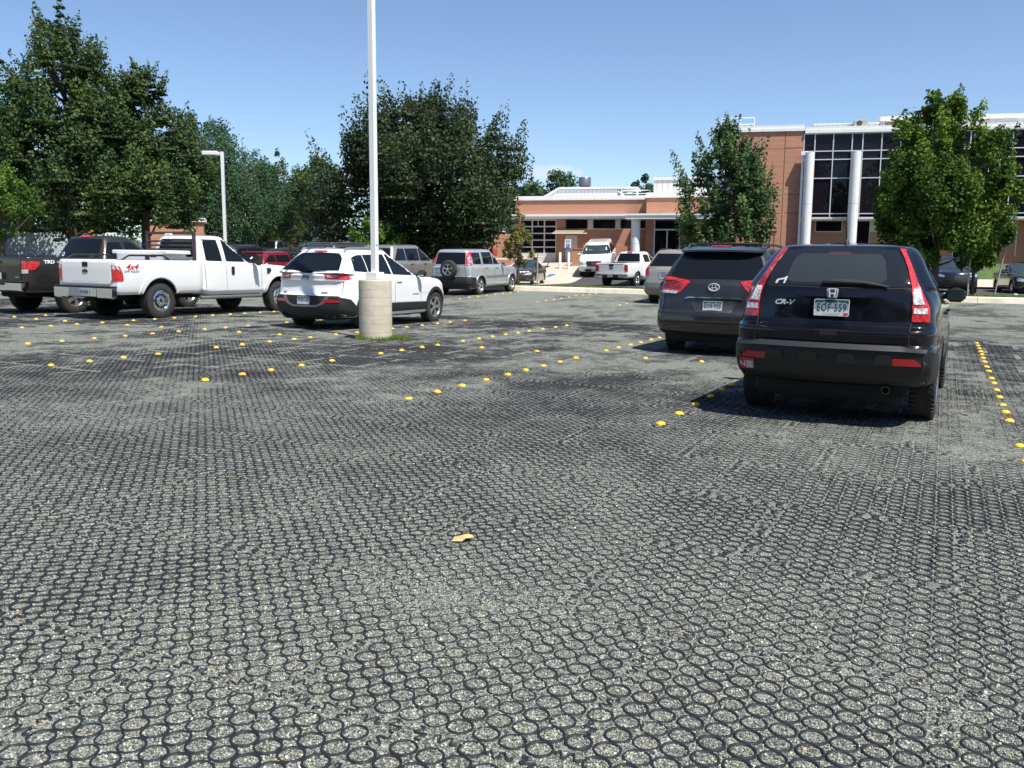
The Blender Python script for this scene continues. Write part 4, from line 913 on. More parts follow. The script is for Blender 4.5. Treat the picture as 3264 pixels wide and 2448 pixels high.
    c.patch('rear_window', rpoly([(-.70, 1.32), (.70, 1.32), (.60, 1.76), (-.60, 1.76)], .05), 'B', M_GLASS, .006, .1); c.patch('brake_light', qpoly(-.15, .15, 1.795, 1.83), 'B', M_RED, .03, .06)
    for v in 'RL':
        c.patch('side_window', rpoly([(1.05, 1.29), (1.75, 1.28), (1.75, 1.70), (1.15, 1.70)], .04), v, M_GLASS, .006, .1); c.patch('side_window', rpoly([(1.85, 1.28), (2.8, 1.25), (2.25, 1.65), (1.85, 1.71)], .04), v, M_GLASS, .006, .1)
    b = MB(); b.box((-1.27, 0, .60), (.16, 1.92, .24), None, .04); bo = b.build('rear_bumper', M_CHROME, c.root, True); b = MB(); b.box((-1.355, 0, .60), (.02, .95, .17), None, .006); b.build('bumper_step', M_BLACK, bo)
    b = MB(); b.box((-1.372, 0, .61), (.012, .305, .152), None, .004); b.build('license_plate', mat('plate_grey', (.3, .33, .36)), c.root)
    c.wheels((0, 3.65), .98, r=.39, w=.26, rim=.23, style='spoke', n=5); c.mirror(2.6, 1.36, .92, M_BLACK, (.12, .22, .22))
    # navy sport utility and green saloon at the right
    Pb = paint('navy_paint', (.010, .016, .045), .35, .3, .06)
    d = D(xr=-.95, xf=3.6, W=.92, zr=1.67, xc=2.2, hood=.96)
    def exm(c):
        g = c.patch('grille', rpoly([(-.42, .50), (.42, .50), (.48, .84), (-.48, .84)], .08), 'F', M_BLACK, .015, .1)
        p, n = c.hit('F', 0, .72); M = Matrix.Translation(p+Vector((.02, 0, 0))) @ Matrix.Rotation(math.radians(90), 4, 'Y') @ Matrix.Rotation(math.radians(90), 4, 'Z')
        e = MB(); e.tube([M @ Vector((.085*math.cos(t), .066*math.sin(t), 0)) for t in np.linspace(0, 2*math.pi, 21)], .009, 6); e.tube([M @ Vector(q) for q in ((-.08, .03, 0), (-.03, .015, 0), (0, -.03, 0), (.03, .015, 0), (.08, .03, 0))], .009, 6); e.build('emblem', M_CHROME, g)
        c.patch('lower_grille', rpoly([(-.6, .3), (.6, .3), (.6, .42), (-.6, .42)], .03), 'F', M_BLACK, .012, .1)
    quick('suv', 'navy blue sport utility facing us behind the broad green tree', 'car', 0, 0, Pb, d, suv_win(d, Fm=WIND), 2.7, dict(r=.36, w=.23, rim=.22), rear=lights(.92, .74, .86, .3), xy=(21.1, 43.2), flip=True, extra=exm, yaw=.10)
    Pgn = paint('green_grey_paint', (.035, .05, .05), .45, .3, .08)
    d2 = dict(sed); d2.update(W=.92, xf=3.75)
    def exg(c):
        exs(c); c.patch('grille_trim', [(-.40, .70), (.40, .70), (.38, .735), (-.38, .735)], 'F', M_CHROME, .016, .1); c.plate((0, .45), 'F', '', 'white', .03)
    quick('sedan', 'dark green saloon car at the right edge with large pale headlights', 'car', 0, 0, Pgn, d2, swin(d2, WIND), 2.72, dict(r=.32, w=.21, rim=.2), rear=lights(.92, .56, .72, .36, lensm('pale_headlamp', (.5, .52, .46))), xy=(24.1, 42.6), flip=True, extra=exg, yaw=.18)
    # ---- far car park on the left
    Pf = paint('far_silver_paint', (.38, .39, .40), .5, .35, .08)
    pk = D(xr=-1.25, xf=4.3, W=.98, zs=.38, zb=.72, zr=1.86, belt_r=1.22, belt_c=1.2, hood=1.06, xc=2.75, xgr=.85, xrf=2.0, xrr=1.15, rr=.1, rf=.2, cr=.03, cf=.1, in1=0, in2=0, in3=0, step=0, xb=.6)
    quick('pickup_truck', 'silver pickup truck in the far car park, facing away above the red hatchback', 'truck', 0, 0, Pf, pk, suv_win(pk, 2), 3.5, dict(r=.38, w=.25, rim=.22), xy=(-12.6, 50.5), yaw=-.5)
    quick('pickup_truck', 'white pickup truck in the far car park, side on above the white sport utility', 'truck', 0, 0, Pw, pk, suv_win(pk, 2), 3.5, dict(r=.38, w=.25, rim=.22), xy=(-11.9, 49.0), yaw=-1.1)
    Pfd = paint('far_dark_paint', (.03, .032, .036), .3, .35, .06)
    d = D(zr=1.75, W=.95)
    quick('suv', 'small dark sport utility on the far street under the conical trees', 'car', 0, 0, Pfd, d, suv_win(d), 2.75, dict(r=.36, w=.23, rim=.22), xy=(-43.8, 176), yaw=2.5)
    quick('sedan', 'white saloon roof far back under the trees, left of the dark far pickup', 'car', 0, 0, Pw, sed, swin(sed), 2.65, dict(r=.32, w=.2, rim=.2), xy=(-26.5, 88), yaw=.6)
    quick('pickup_truck', 'dark pickup truck far back under the trees, beside the far white saloon', 'truck', 0, 0, Pfd, pk, suv_win(pk, 2), 3.5, dict(r=.38, w=.25, rim=.22), xy=(-20.4, 72), yaw=-.3)
    quick('pickup_truck', 'black pickup truck far back with its bed toward us, behind the silver pickup', 'truck', 0, 0, Pn, pk, suv_win(pk, 2), 3.5, dict(r=.38, w=.25, rim=.22), xy=(-16.6, 63), yaw=-1.3)
# ------------------------------------------------------------------ ground
def vnoise(x, y, seed=0):
    x = np.asarray(x, float); y = np.asarray(y, float)
    xi = np.floor(x).astype(np.int64); yi = np.floor(y).astype(np.int64); fx = x-xi; fy = y-yi
    fx = fx*fx*(3-2*fx); fy = fy*fy*(3-2*fy)
    def hsh(i, j):
        n = (i*374761393+j*668265263+seed*974634777) & 0xffffffff
        n = ((n ^ (n >> 13))*1274126177) & 0xffffffff
        return ((n ^ (n >> 16)) & 0xffff)/65535.
    return (hsh(xi, yi)*(1-fx)+hsh(xi+1, yi)*fx)*(1-fy)+(hsh(xi, yi+1)*(1-fx)+hsh(xi+1, yi+1)*fx)*fy
def cover(a, b):
    """how high the loose stone lies against the tops of the plastic cells, in metres"""
    def oc(f, sd, th, an=1.): c, s_ = math.cos(th), math.sin(th); return vnoise((a*c-b*s_)*f, (a*s_+b*c)*f*an, sd)
    n = .30*oc(.55, 1, .35, .7)+.28*oc(1.5, 2, 1.1, .7)+.24*oc(3.9, 3, .7)+.18*oc(9.5, 4, 2.0)
    # swept and topped-up areas measured on the photograph: a bare swath behind the nearest car, deeper stone to its left
    n = n-.10*np.exp(-((a-5.6)/2.0)**2-((b+.4)/1.3)**2)+.10*np.exp(-((a-5.5)/.9)**2-((b+2.1)/.8)**2)+.16*np.exp(-((a-3.1)/.32)**2-((b+1.75)/.5)**2)+.10*np.exp(-((a-4.6)/.35)**2-((b+1.5)/.9)**2)
    n = n-.06*np.exp(-((a-1.6)/1.1)**2)
    far = sstep((a-4.5)/5.0); return (n-.535+.035*far)*(.011+.010*far)-.0013*(1-far)
def axis(parts):
    o = []
    for lo, hi, d in parts: o += list(np.arange(lo, hi-1e-6, d))
    o.append(parts[-1][1]); return np.array(o)
def grid_mesh(name, A, B, zf, m, smooth=True):
    aa, bb = np.meshgrid(A, B, indexing='ij'); z = zf(aa, bb)
    x = aa*AX[0]+bb*BX[0]; y = aa*AX[1]+bb*BX[1]
    V = np.stack([x, y, z], -1).reshape(-1, 3).astype(np.float32); na, nb = len(A), len(B)
    i = (np.arange(na-1)[:, None]*nb+np.arange(nb-1)[None]).ravel(); F = np.stack([i, i+nb, i+nb+1, i+1], -1)[:, ::-1]
    o = raw_mesh(name, V, F, m, smooth); return o, aa.ravel(), bb.ravel()
def raw_mesh(name, V, F, m, smooth=False):
    me = bpy.data.meshes.new(name); n, k = F.shape
    me.vertices.add(len(V)); me.vertices.foreach_set('co', np.ascontiguousarray(V, dtype=np.float32).ravel())
    me.loops.add(n*k); me.loops.foreach_set('vertex_index', np.ascontiguousarray(F, dtype=np.int32).ravel())
    me.polygons.add(n); me.polygons.foreach_set('loop_start', np.arange(0, n*k, k, dtype=np.int32))
    me.polygons.foreach_set('loop_total', np.full(n, k, dtype=np.int32))
    if smooth: me.polygons.foreach_set('use_smooth', np.ones(n, dtype=bool))
    me.update(calc_edges=True); 
    if m: me.materials.append(m)
    o = bpy.data.objects.new(name, me); COL.objects.link(o); return o
def gravel_mat():
    m, nt, b = nodes('crushed_stone'); L = nt.links
    tc = N(nt, 'ShaderNodeTexCoord')
    v = N(nt, 'ShaderNodeTexVoronoi', Scale=112.0, voronoi_dimensions='2D'); L.new(tc.outputs['Object'], v.inputs['Vector'])
    v2 = N(nt, 'ShaderNodeTexVoronoi', Scale=190.0, voronoi_dimensions='2D'); L.new(tc.outputs['Object'], v2.inputs['Vector'])
    sp = N(nt, 'ShaderNodeSeparateColor'); L.new(v.outputs['Color'], sp.inputs[0])
    r = N(nt, 'ShaderNodeValToRGB'); e = r.color_ramp.elements
    e[0].position = 0; e[0].color = (0.053, 0.060, 0.055, 1); e[1].position = 1; e[1].color = (0.700, 0.707, 0.626, 1)
    for p, c in ((.18, (0.118, 0.133, 0.118, 1)), (.42, (0.195, 0.217, 0.189, 1)), (.68, (0.295, 0.319, 0.274, 1)), (.88, (0.437, 0.447, 0.379, 1)), (.955, (0.389, 0.298, 0.197, 1)), (.965, (0.496, 0.512, 0.439, 1))):
        q = e.new(p); q.color = c
    L.new(sp.outputs[0], r.inputs['Fac'])
    # dark gaps between stones
    rg = N(nt, 'ShaderNodeMapRange'); rg.inputs['From Min'].default_value = .35; rg.inputs['From Max'].default_value = .75; rg.inputs['To Min'].default_value = 1; rg.inputs['To Max'].default_value = .30
    L.new(v.outputs['Distance'], rg.inputs['Value'])
    no = N(nt, 'ShaderNodeTexNoise', Scale=1.1, Detail=5.0); L.new(tc.outputs['Object'], no.inputs['Vector'])
    mr = N(nt, 'ShaderNodeMapRange'); mr.inputs['To Min'].default_value = .82; mr.inputs['To Max'].default_value = 1.18; L.new(no.outputs['Fac'], mr.inputs['Value'])
    mu = N(nt, 'ShaderNodeMath', operation='MULTIPLY'); L.new(rg.outputs[0], mu.inputs[0]); L.new(mr.outputs[0], mu.inputs[1])
    mx = N(nt, 'ShaderNodeMix', data_type='RGBA', blend_type='MULTIPLY'); mx.inputs[0].default_value = 1
    L.new(r.outputs['Color'], mx.inputs[6]); L.new(mu.outputs[0], mx.inputs[7])
    # far off, where the cells are not modelled one by one, bare plastic shows as dark streaks
    at = N(nt, 'ShaderNodeAttribute', attribute_name='bare')
    m2 = N(nt, 'ShaderNodeMix', data_type='RGBA'); m2.inputs[7].default_value = (.03, .033, .036, 1)
    L.new(at.outputs['Fac'], m2.inputs[0]); L.new(mx.outputs[2], m2.inputs[6]); L.new(m2.outputs[2], b.inputs['Base Color'])
    ad = N(nt, 'ShaderNodeMath', operation='ADD'); L.new(v.outputs['Distance'], ad.inputs[0]); L.new(v2.outputs['Distance'], ad.inputs[1])
    bp = N(nt, 'ShaderNodeBump', Strength=.9, Distance=.007); bp.invert = True
    L.new(ad.outputs[0], bp.inputs['Height']); L.new(bp.outputs['Normal'], b.inputs['Normal'])
    b.inputs['Roughness'].default_value = .85; b.inputs['Specular IOR Level'].default_value = .3
    return m
def build_ground():
    # --- gravel lot
    A = axis([(-8, -1.2, .5), (-1.2, 13.5, .085), (13.5, 20, .16), (20, 32.42, .22)]); B = axis([(-62, -26, .6), (-26, -16, .16), (-16, 4.5, .085), (4.5, 9, .2), (9, 42, .7)])
    o, a, b = grid_mesh('gravel_lot', A, B, lambda a, b: lot_z(a, b)+cover(a, b)-.0014, gravel_mat()); struct(o)
    bare = np.clip((.0005-cover(a, b))/.0030, 0, 1)*.76*sstep((a-17.0)/3.5)*np.ones_like(a)
    at = o.data.attributes.new('bare', 'FLOAT', 'POINT'); at.data.foreach_set('value', bare.astype(np.float32))
    # --- plastic cell mats
    ringm, nt, bs = nodes('cell_plastic'); bs.inputs['Base Color'].default_value = (.008, .009, .013, 1); bs.inputs['Roughness'].default_value = .6; bs.inputs['Specular IOR Level'].default_value = .25
    no = N(nt, 'ShaderNodeTexNoise', Scale=30.0, Detail=3.0); tc = N(nt, 'ShaderNodeTexCoord'); nt.links.new(tc.outputs['Object'], no.inputs['Vector'])
    rp = N(nt, 'ShaderNodeValToRGB'); rp.color_ramp.elements[0].color = (.006, .007, .010, 1); rp.color_ramp.elements[1].color = (.022, .023, .029, 1); rp.color_ramp.elements[1].position = .8
    nt.links.new(no.outputs['Fac'], rp.inputs['Fac']); nt.links.new(rp.outputs['Color'], bs.inputs['Base Color'])
    P = .0905; RP = P; cents = []; squig = []
    for i in range(int(-1.0/RP), int(20.3/RP)):
        a0 = i*RP
        js = np.arange(int(-27/P), int(3.4/P)); bb = js*P
        x = a0*AX[0]+bb*BX[0]; y = a0*AX[1]+bb*BX[1]
        ok = (y > 1.6) & (np.abs(x) < y*.60+1.2); js = js[ok]; bb = bb[ok]
        if not len(bb): continue
        seam = ((js+(i//12)*5) % 11 == 0) | (i % 12 == 0)
        h = np.abs(np.modf(np.sin(js*12.9898+i*78.233)*43758.5453)[0])
        gone = seam & (h < .80)
        cents.append(np.stack([np.full((~gone).sum(), a0), bb[~gone]], -1)); squig.append(np.stack([np.full(gone.sum(), a0), bb[gone]], -1))
    C = np.vstack(cents); S = np.vstack(squig)
    C = C+RNG.normal(0, .0014, C.shape); zc = lot_z(C[:, 0], C[:, 1]); keep = cover(C[:, 0], C[:, 1])-.0014 < .0010; C = C[keep]; zc = zc[keep]
    dist = np.hypot(C[:, 0]*1.0, C[:, 1]); VV = []; FF = []; off = 0
    for lo, hi, n in ((0, 5.5, 16), (5.5, 10, 10), (10, 60, 7)):
        k = (dist >= lo) & (dist < hi); c = C[k]; z = zc[k]; m = len(c)
        if not m: continue
        th = np.arange(n)*2*math.pi/n; tx = RNG.normal(0, .012, m); ty = RNG.normal(0, .012, m); zj = RNG.normal(0, .0008, m)
        rr = [(.0445, -.012), (.0440, .0010), (.0374, .0010), (.0372, -.012)]
        V = np.zeros((m, 4, n, 3))
        for q, (r, h) in enumerate(rr):
            r = r*(1 if n > 8 else 1.04)
            ca = r*np.cos(th)[None]; sa = r*np.sin(th)[None]; ga = c[:, :1]+ca; gb = c[:, 1:]+sa
            V[:, q, :, 0] = ga*AX[0]+gb*BX[0]; V[:, q, :, 1] = ga*AX[1]+gb*BX[1]; V[:, q, :, 2] = z[:, None]+h+zj[:, None]+ca*tx[:, None]+sa*ty[:, None]
        j = np.arange(n); j2 = (j+1) % n; f = np.concatenate([np.stack([q*n+j, q*n+j2, (q+1)*n+j2, (q+1)*n+j], -1) for q in range(3)])
        VV.append(V.reshape(-1, 3)); FF.append((f[None]+(np.arange(m)*4*n)[:, None, None]+off).reshape(-1, 4)); off += m*4*n
    # the wavy joints where two mats meet
    zs = lot_z(S[:, 0], S[:, 1]); kk = (cover(S[:, 0], S[:, 1])-.0014 < .0006) & (np.hypot(S[:, 0], S[:, 1]) < 12); S = S[kk]; zs = zs[kk]
    t = np.linspace(0, 1, 15); cx = (t-.5)*.082; cy = .017*np.sin(t*math.pi*4)*(1-.3*np.cos(t*6)); dx = np.gradient(cx); dy = np.gradient(cy); l = np.hypot(dx, dy); nx, ny = -dy/l*.0032, dx/l*.0032
    m = len(S); V = np.zeros((m, 4, 15, 3)); ang = RNG.choice([0., 1.047, -1.047], m)+RNG.normal(0, .25, m)
    for q, (sg, h) in enumerate(((1, -.014), (1, .0024), (-1, .0024), (-1, -.014))):
        px, py = cx+nx*sg, cy+ny*sg; ga = S[:, :1]+px*np.sin(ang)[:, None]+py*np.cos(ang)[:, None]; gb = S[:, 1:]+px*np.cos(ang)[:, None]-py*np.sin(ang)[:, None]
        V[:, q, :, 0] = ga*AX[0]+gb*BX[0]; V[:, q, :, 1] = ga*AX[1]+gb*BX[1]; V[:, q, :, 2] = zs[:, None]+h
    j = np.arange(14); f = np.concatenate([np.stack([q*15+j, q*15+j+1, (q+1)*15+j+1, (q+1)*15+j], -1) for q in range(3)])
    VV.append(V.reshape(-1, 3)); FF.append((f[None]+(np.arange(m)*60)[:, None, None]+off).reshape(-1, 4))
    o = raw_mesh('paver_cells', np.vstack(VV), np.vstack(FF), ringm); struct(o, 'stuff'); print('cells', len(C), len(S))
    # --- loose crushed stones near the camera, one mesh
    n = 230000; rr_ = 1.75*(6.8/1.75)**RNG.uniform(0, 1, n); th = RNG.uniform(-.62, .62, n); x = rr_*np.sin(th); y = rr_*np.cos(th); a = x*AX[0]+y*AX[1]; b = x*BX[0]+y*BX[1]
    fa = (a/P-np.round(a/P))*P; fb = (b/P-np.round(b/P))*P; dr = np.hypot(fa, fb); onr = (dr > .034) & (dr < .047); k = ~onr | (RNG.uniform(0, 1, n) < .07+.9*np.clip((cover(a, b)-.001)/.002, 0, 1)); x, y, a, b = x[k], y[k], a[k], b[k]; n = len(x)
    sz = np.clip(RNG.lognormal(-5.36, .33, n), .0025, .0105); cube = np.array([[-1, -1, -1], [1, -1, -1], [1, 1, -1], [-1, 1, -1], [-1, -1, 1], [1, -1, 1], [1, 1, 1], [-1, 1, 1]])*.5
    V = cube[None]*(sz[:, None, None]*RNG.uniform(.6, 1.25, (n, 1, 3)))*RNG.uniform(.55, 1.1, (n, 8, 1)); qt = RNG.normal(0, 1, (n, 4)); qt /= np.linalg.norm(qt, axis=1)[:, None]; w, i, j, l = qt.T
    Rm = np.stack([np.stack([1-2*(j*j+l*l), 2*(i*j-l*w), 2*(i*l+j*w)], -1), np.stack([2*(i*j+l*w), 1-2*(i*i+l*l), 2*(j*l-i*w)], -1), np.stack([2*(i*l-j*w), 2*(j*l+i*w), 1-2*(i*i+j*j)], -1)], 1)
    V = np.einsum('nij,nkj->nki', Rm, V); V[:, :, 0] += x[:, None]; V[:, :, 1] += y[:, None]; V[:, :, 2] += (lot_z(a, b)+cover(a, b)-.0014+sz*.14)[:, None]
    F = (np.array([[3, 2, 1, 0], [4, 5, 6, 7], [0, 1, 5, 4], [1, 2, 6, 5], [2, 3, 7, 6], [3, 0, 4, 7]])[None]+(np.arange(n)*8)[:, None, None]).reshape(-1, 4)
    sm, nt, bs = nodes('loose_stone'); at = N(nt, 'ShaderNodeAttribute', attribute_name='tint'); r = N(nt, 'ShaderNodeValToRGB'); e = r.color_ramp.elements; e[0].color = (0.060, 0.069, 0.063, 1); e[1].color = (0.660, 0.657, 0.567, 1)
    for p_, c in ((.2, (0.120, 0.133, 0.121, 1)), (.5, (0.200, 0.219, 0.191, 1)), (.75, (0.290, 0.308, 0.265, 1)), (.92, (0.420, 0.424, 0.358, 1)), (.955, (0.400, 0.293, 0.177, 1)), (.97, (0.500, 0.505, 0.437, 1))): q = e.new(p_); q.color = c
    nt.links.new(at.outputs['Fac'], r.inputs['Fac']); nt.links.new(r.outputs['Color'], bs.inputs['Base Color']); bs.inputs['Roughness'].default_value = .8; bs.inputs['Specular IOR Level'].default_value = .3
    o = raw_mesh('loose_stones', V.reshape(-1, 3), F, sm); struct(o, 'stuff'); at = o.data.attributes.new('tint', 'FLOAT', 'FACE'); at.data.foreach_set('value', np.repeat(RNG.uniform(0, 1, n), 6).astype(np.float32))
    # --- kerb
    conc = mat('kerb_concrete', (.70, .63, .50), .85, noise=.18, nscale=1.5, bump=.2, bscale=40)
    bs_ = np.arange(-62, 42.1, 1.5); mb = MB(); prof = [(32.30, -.05), (32.36, .165), (32.40, .185), (32.58, .19), (32.60, .10)]
    for q in range(len(bs_)-1):
        V = []
        for b0 in (bs_[q]+.012, bs_[q+1]-.0): V += [(*LW(a, b0), float(lot_z(a, b0))+h) for a, h in prof]
        mb.add(V, [(i, i+1, i+6, i+5) for i in range(4)]+[(4, 3, 2, 1, 0), (5, 6, 7, 8, 9)])
    struct(mb.build('kerb', conc))
    # --- beyond the kerb
    turf = mat('turf_soil', (.06, .10, .025), .95, noise=.45, nscale=2.5, bump=.5, bscale=60)
    zg = lambda o: (lambda a, b: ground_z(a, b)+o)
    zt = lambda a, b: ground_z(a, b)+.17*(1-sstep((a-35.2)/1.2))
    struct(grid_mesh('verge', axis([(32.59, 36.4, .3)]), axis([(-62, 42, 1.0)]), zt, turf)[0])
    asph = mat('asphalt', (.052, .050, .050), .9, noise=.22, nscale=1.2, bump=.4, bscale=120)
    struct(grid_mesh('access_road', axis([(36.4, 58.2, .6)]), axis([(-20.1, 42, 1.0)]), zg(.03), asph)[0])
    plz = mat('plaza_concrete', (.46, .40, .32), .85, noise=.12, nscale=.8, bump=.15, bscale=60)
    struct(grid_mesh('concrete_plaza', axis([(36.4, 62, .6)]), axis([(-40, -20.1, 1.0)]), zg(.035), plz)[0])
    struct(grid_mesh('sidewalk', axis([(50.0, 52.0, .5)]), axis([(-6, 42, 1.0)]), zg(.14), plz)[0])
    struct(grid_mesh('lawn', axis([(52.0, 60, .5)]), axis([(-6, 42, 1.0)]), zg(.12), turf)[0])
    struct(grid_mesh('far_car_park', axis([(36.4, 90, 1.5)]), axis([(-130, -40, 2.5)]), zg(.02), asph)[0])
    gm = mat('dry_ground', (.10, .105, .045), .95, noise=.4, nscale=.15)
    def zz(a, b): return np.where(a < 33, lot_z(np.maximum(a, -30), b), ground_z(a, b))-.10
    struct(grid_mesh('ground', axis([(-160, -10, 15), (-10, 90, 2), (90, 160, 5), (160, 620, 20)]), axis([(-620, -130, 20), (-130, 60, 3), (60, 500, 20)]), zz, gm)[0])
    # painted markings on the road and plaza
    pw = mat('road_paint', (.62, .62, .60), .7, noise=.15, nscale=5); pb = mat('blue_paint', (.07, .15, .27), .7, noise=.2, nscale=5)
    mb = MB()
    def quad(a0, a1, b0, b1, dz, mi):
        mb.cur = mi; mb.add([(*LW(a, b), float(ground_z(a, b))+dz) for a, b in ((a0, b0), (a0, b1), (a1, b1), (a1, b0))], [(0, 1, 2, 3)])
    quad(51.2, 52.7, -23.9, -22.1, .043, 0); quad(51.35, 52.55, -23.75, -22.25, .047, 1); quad(51.7, 52.3, -23.4, -22.7, .051, 0)
    struct(mb.build('disabled_bay_marking', [pw, pb]))
    mb = MB()
    for b0 in np.arange(-14, 38, 2.8): mb.add([(*LW(a, b), float(ground_z(a, b))+.036) for a, b in ((44, b0), (44, b0+.12), (49.4, b0+.12), (49.4, b0))], [(0, 1, 2, 3)])
    struct(mb.build('bay_lines', pw))
    # grass blades: one mesh
    def blades(name, pts, hmin, hmax, w, m):
        n = len(pts); an = RNG.uniform(0, 2*math.pi, n); hh = RNG.uniform(hmin, hmax, n); le = RNG.normal(0, .35, (n, 2))*hh[:, None]
        ux = np.cos(an)*w; uy = np.sin(an)*w; V = np.zeros((n, 3, 3)); V[:, 0] = pts; V[:, 1] = pts; V[:, 2] = pts
        V[:, 0, 0] -= ux; V[:, 0, 1] -= uy; V[:, 1, 0] += ux; V[:, 1, 1] += uy; V[:, 2, :2] += le; V[:, 2, 2] += hh
        o = raw_mesh(name, V.reshape(-1, 3), np.arange(n*3).reshape(-1, 3), m); struct(o, 'stuff'); return o
    gmat = leaf_mat('grass_blade', (.07, .13, .02), (.16, .24, .05), (.22, .28, .08), tint=False)
    n = 42000; a = RNG.uniform(32.62, 36.3, n); b = RNG.uniform(-42, 16, n); z = zt(a, b)
    blades('grass', np.stack([a*AX[0]+b*BX[0], a*AX[1]+b*BX[1], z], -1), .04, .10, .012, gmat)
    bx, by = LW(13.42, -9.27); n = 1900; th = RNG.uniform(-1.1, 4.0, n)-1.9; th = np.where(RNG.uniform(0, 1, n) < .45, RNG.normal(-.15, .35, n), th); r = .30+np.abs(RNG.normal(0, .045, n))+.20*np.exp(-((th+.1)/.45)**2)*RNG.uniform(0, 1.5, n)
    x = bx+r*np.cos(th); y = by+r*np.sin(th); aa, bb = x*AX[0]+y*AX[1], x*BX[0]+y*BX[1]
    o = blades('weed_grass', np.stack([x, y, lot_z(aa, bb)+cover(aa, bb)-.01], -1), .03, .11, .006, gmat)
    # a few fallen scraps: one dry leaf near the camera
    lx, ly = LW(3.9, -2.17); mb = MB(); zl = float(lot_z(3.9, -2.17))+.012
    sh = [(-.055, -.03), (.0, -.036), (.02, -.028), (.062, -.012), (.05, .0), (.068, .016), (.03, .014), (.035, .03), (-.02, .024), (-.05, .03), (-.046, .006)]
    V = [(lx+x, ly+y*1.3, zl+.012*math.sin(x*50)+.006*math.cos(y*70)) for x, y in sh]+[(lx, ly, zl+.014)]
    mb.add(V, [(i, (i+1) % 11, 11) for i in range(11)]); tag(mb.build('fallen_leaf', mat('dry_leaf', (.55, .36, .15), .8, noise=.3, nscale=40)), 'dry tan leaf lying alone on the gravel cells in the foreground', 'leaf')
ORD = 'first second third fourth fifth sixth seventh eighth ninth tenth eleventh twelfth thirteenth fourteenth fifteenth sixteenth seventeenth eighteenth nineteenth twentieth'.split()
def build_markers():
    m, nt, bs = nodes('marker_yellow'); tc = N(nt, 'ShaderNodeTexCoord'); oi = N(nt, 'ShaderNodeObjectInfo'); no = N(nt, 'ShaderNodeTexNoise', Scale=38.0, Detail=5.0, noise_dimensions='4D')
    nt.links.new(tc.outputs['Object'], no.inputs['Vector']); nt.links.new(oi.outputs['Random'], no.inputs['W']); r = N(nt, 'ShaderNodeValToRGB'); e = r.color_ramp.elements; e[0].position = .28; e[0].color = (.26, .17, .05, 1); e[1].position = .75; e[1].color = (.92, .60, .04, 1); q = e.new(.45); q.color = (.80, .47, .015, 1)
    nt.links.new(no.outputs['Fac'], r.inputs['Fac']); nt.links.new(r.outputs['Color'], bs.inputs['Base Color']); bs.inputs['Roughness'].default_value = .6; mb = MB()
    mb.lathe([(.047, -.012), (.047, .003), (.044, .010), (.037, .019), (.025, .026), (.011, .029), (.001, .0295)], 16); proto = mb.build('pavement_marker', m, None, True); first = [True]
    def put(a, b, label, dz=0):
        x, y = LW(a, b); o = proto if first[0] else proto.copy()
        if not first[0]: COL.objects.link(o)
        first[0] = False; o.location = (x, y, float(lot_z(a, b))+float(max(0, cover(np.array(a), np.array(b))-.004))*.5); o.rotation_euler = (rnd.uniform(-.12, .12), rnd.uniform(-.12, .12), rnd.uniform(0, 3)); o.scale = (rnd.uniform(.86, .98),)*2+(rnd.uniform(.75, 1.0),)
        tag(o, label, 'pavement marker', 'yellow domed markers between the parking bays')
    rows = [
     ('row at the right picture edge', .648, [7.60, 8.26, 9.61, 10.18, 10.70, 11.35, 12.02, 12.72, 13.29, 14.21, 14.84, 15.60, 16.29, 16.91, 17.52, 18.19, 18.87, 19.49]),
     ('row running under the black sport utility', -2.235, [7.71, 8.35, 8.98, 9.64, 10.24, 10.73, 11.4, 12.05]),
     ('row leading to the minivan\'s left side', -4.955, [7.75, 8.34, 8.90, 9.50, 10.10, 10.64, 11.24, 11.83, 12.44, 13.80, 14.40, 15.04, 15.64, 16.30, 16.84, 17.5]),
     ('row just right of the concrete lamp base', -7.735, [7.70, 8.31, 8.83, 9.44, 10.11, 11.32, 11.91, 12.53, 13.03, 13.92, 14.54, 15.09, 15.66, 16.22, 16.77, 17.47, 18.17, 18.82]),
     ('row just left of the concrete lamp base', -10.38, [7.67, 8.25, 8.81, 9.42, 10.59, 11.18, 11.84, 12.48, 12.93, 13.70, 14.38, 15.0, 15.63, 16.18, 16.82, 17.48, 18.06, 18.78]),
     ('row between white pickup and white sport utility', -13.17, [9.35, 9.96, 10.59, 11.24, 11.85, 12.48, 13.15, 13.72, 14.37, 15.61, 16.80]),
     ('row along the white pickup\'s right side', -16.14, [11.35, 11.98, 12.58, 13.20, 14.01, 14.61, 15.18, 15.84, 16.40, 16.99, 17.51, 18.08, 18.62]),
     ('row between dark pickup and white pickup', -19.0, [13.2, 13.98]),
     ('far row beside the silver sport utility', -14.9, list(np.linspace(26.6, 31.9, 9))),
     ('far middle row before the pale kerb', -11.93, list(np.linspace(26.5, 31.9, 9))),
     ('far row left of the tan sport utility', -9.08, [26.4, 27.1, 27.8])]
    for txt, b, aa in rows:
        for i, a in enumerate(aa): put(a, b, 'yellow dome, %s from near end, %s' % (ORD[i], txt))
    ends = [(-18.05, 'behind the gap of the two pickups, left'), (-17.12, 'under the tailgate of the white pickup'), (-15.22, 'level with the rear wheel of the white pickup'), (-14.25, 'right of the rear wheel of the white pickup'),
            (-12.19, 'left of the white sport utility shadow'), (-11.19, 'just below the thin lamp shadow'), (-6.89, 'first right of the row by the lamp base'), (-5.88, 'left of the row leading to the minivan'), (-4.05, 'left below the minivan shadow tip'), (-3.18, 'below the middle of the minivan shadow')]
    for b, t in ends: put(13.05, b, 'lone yellow dome between bay rows, '+t)
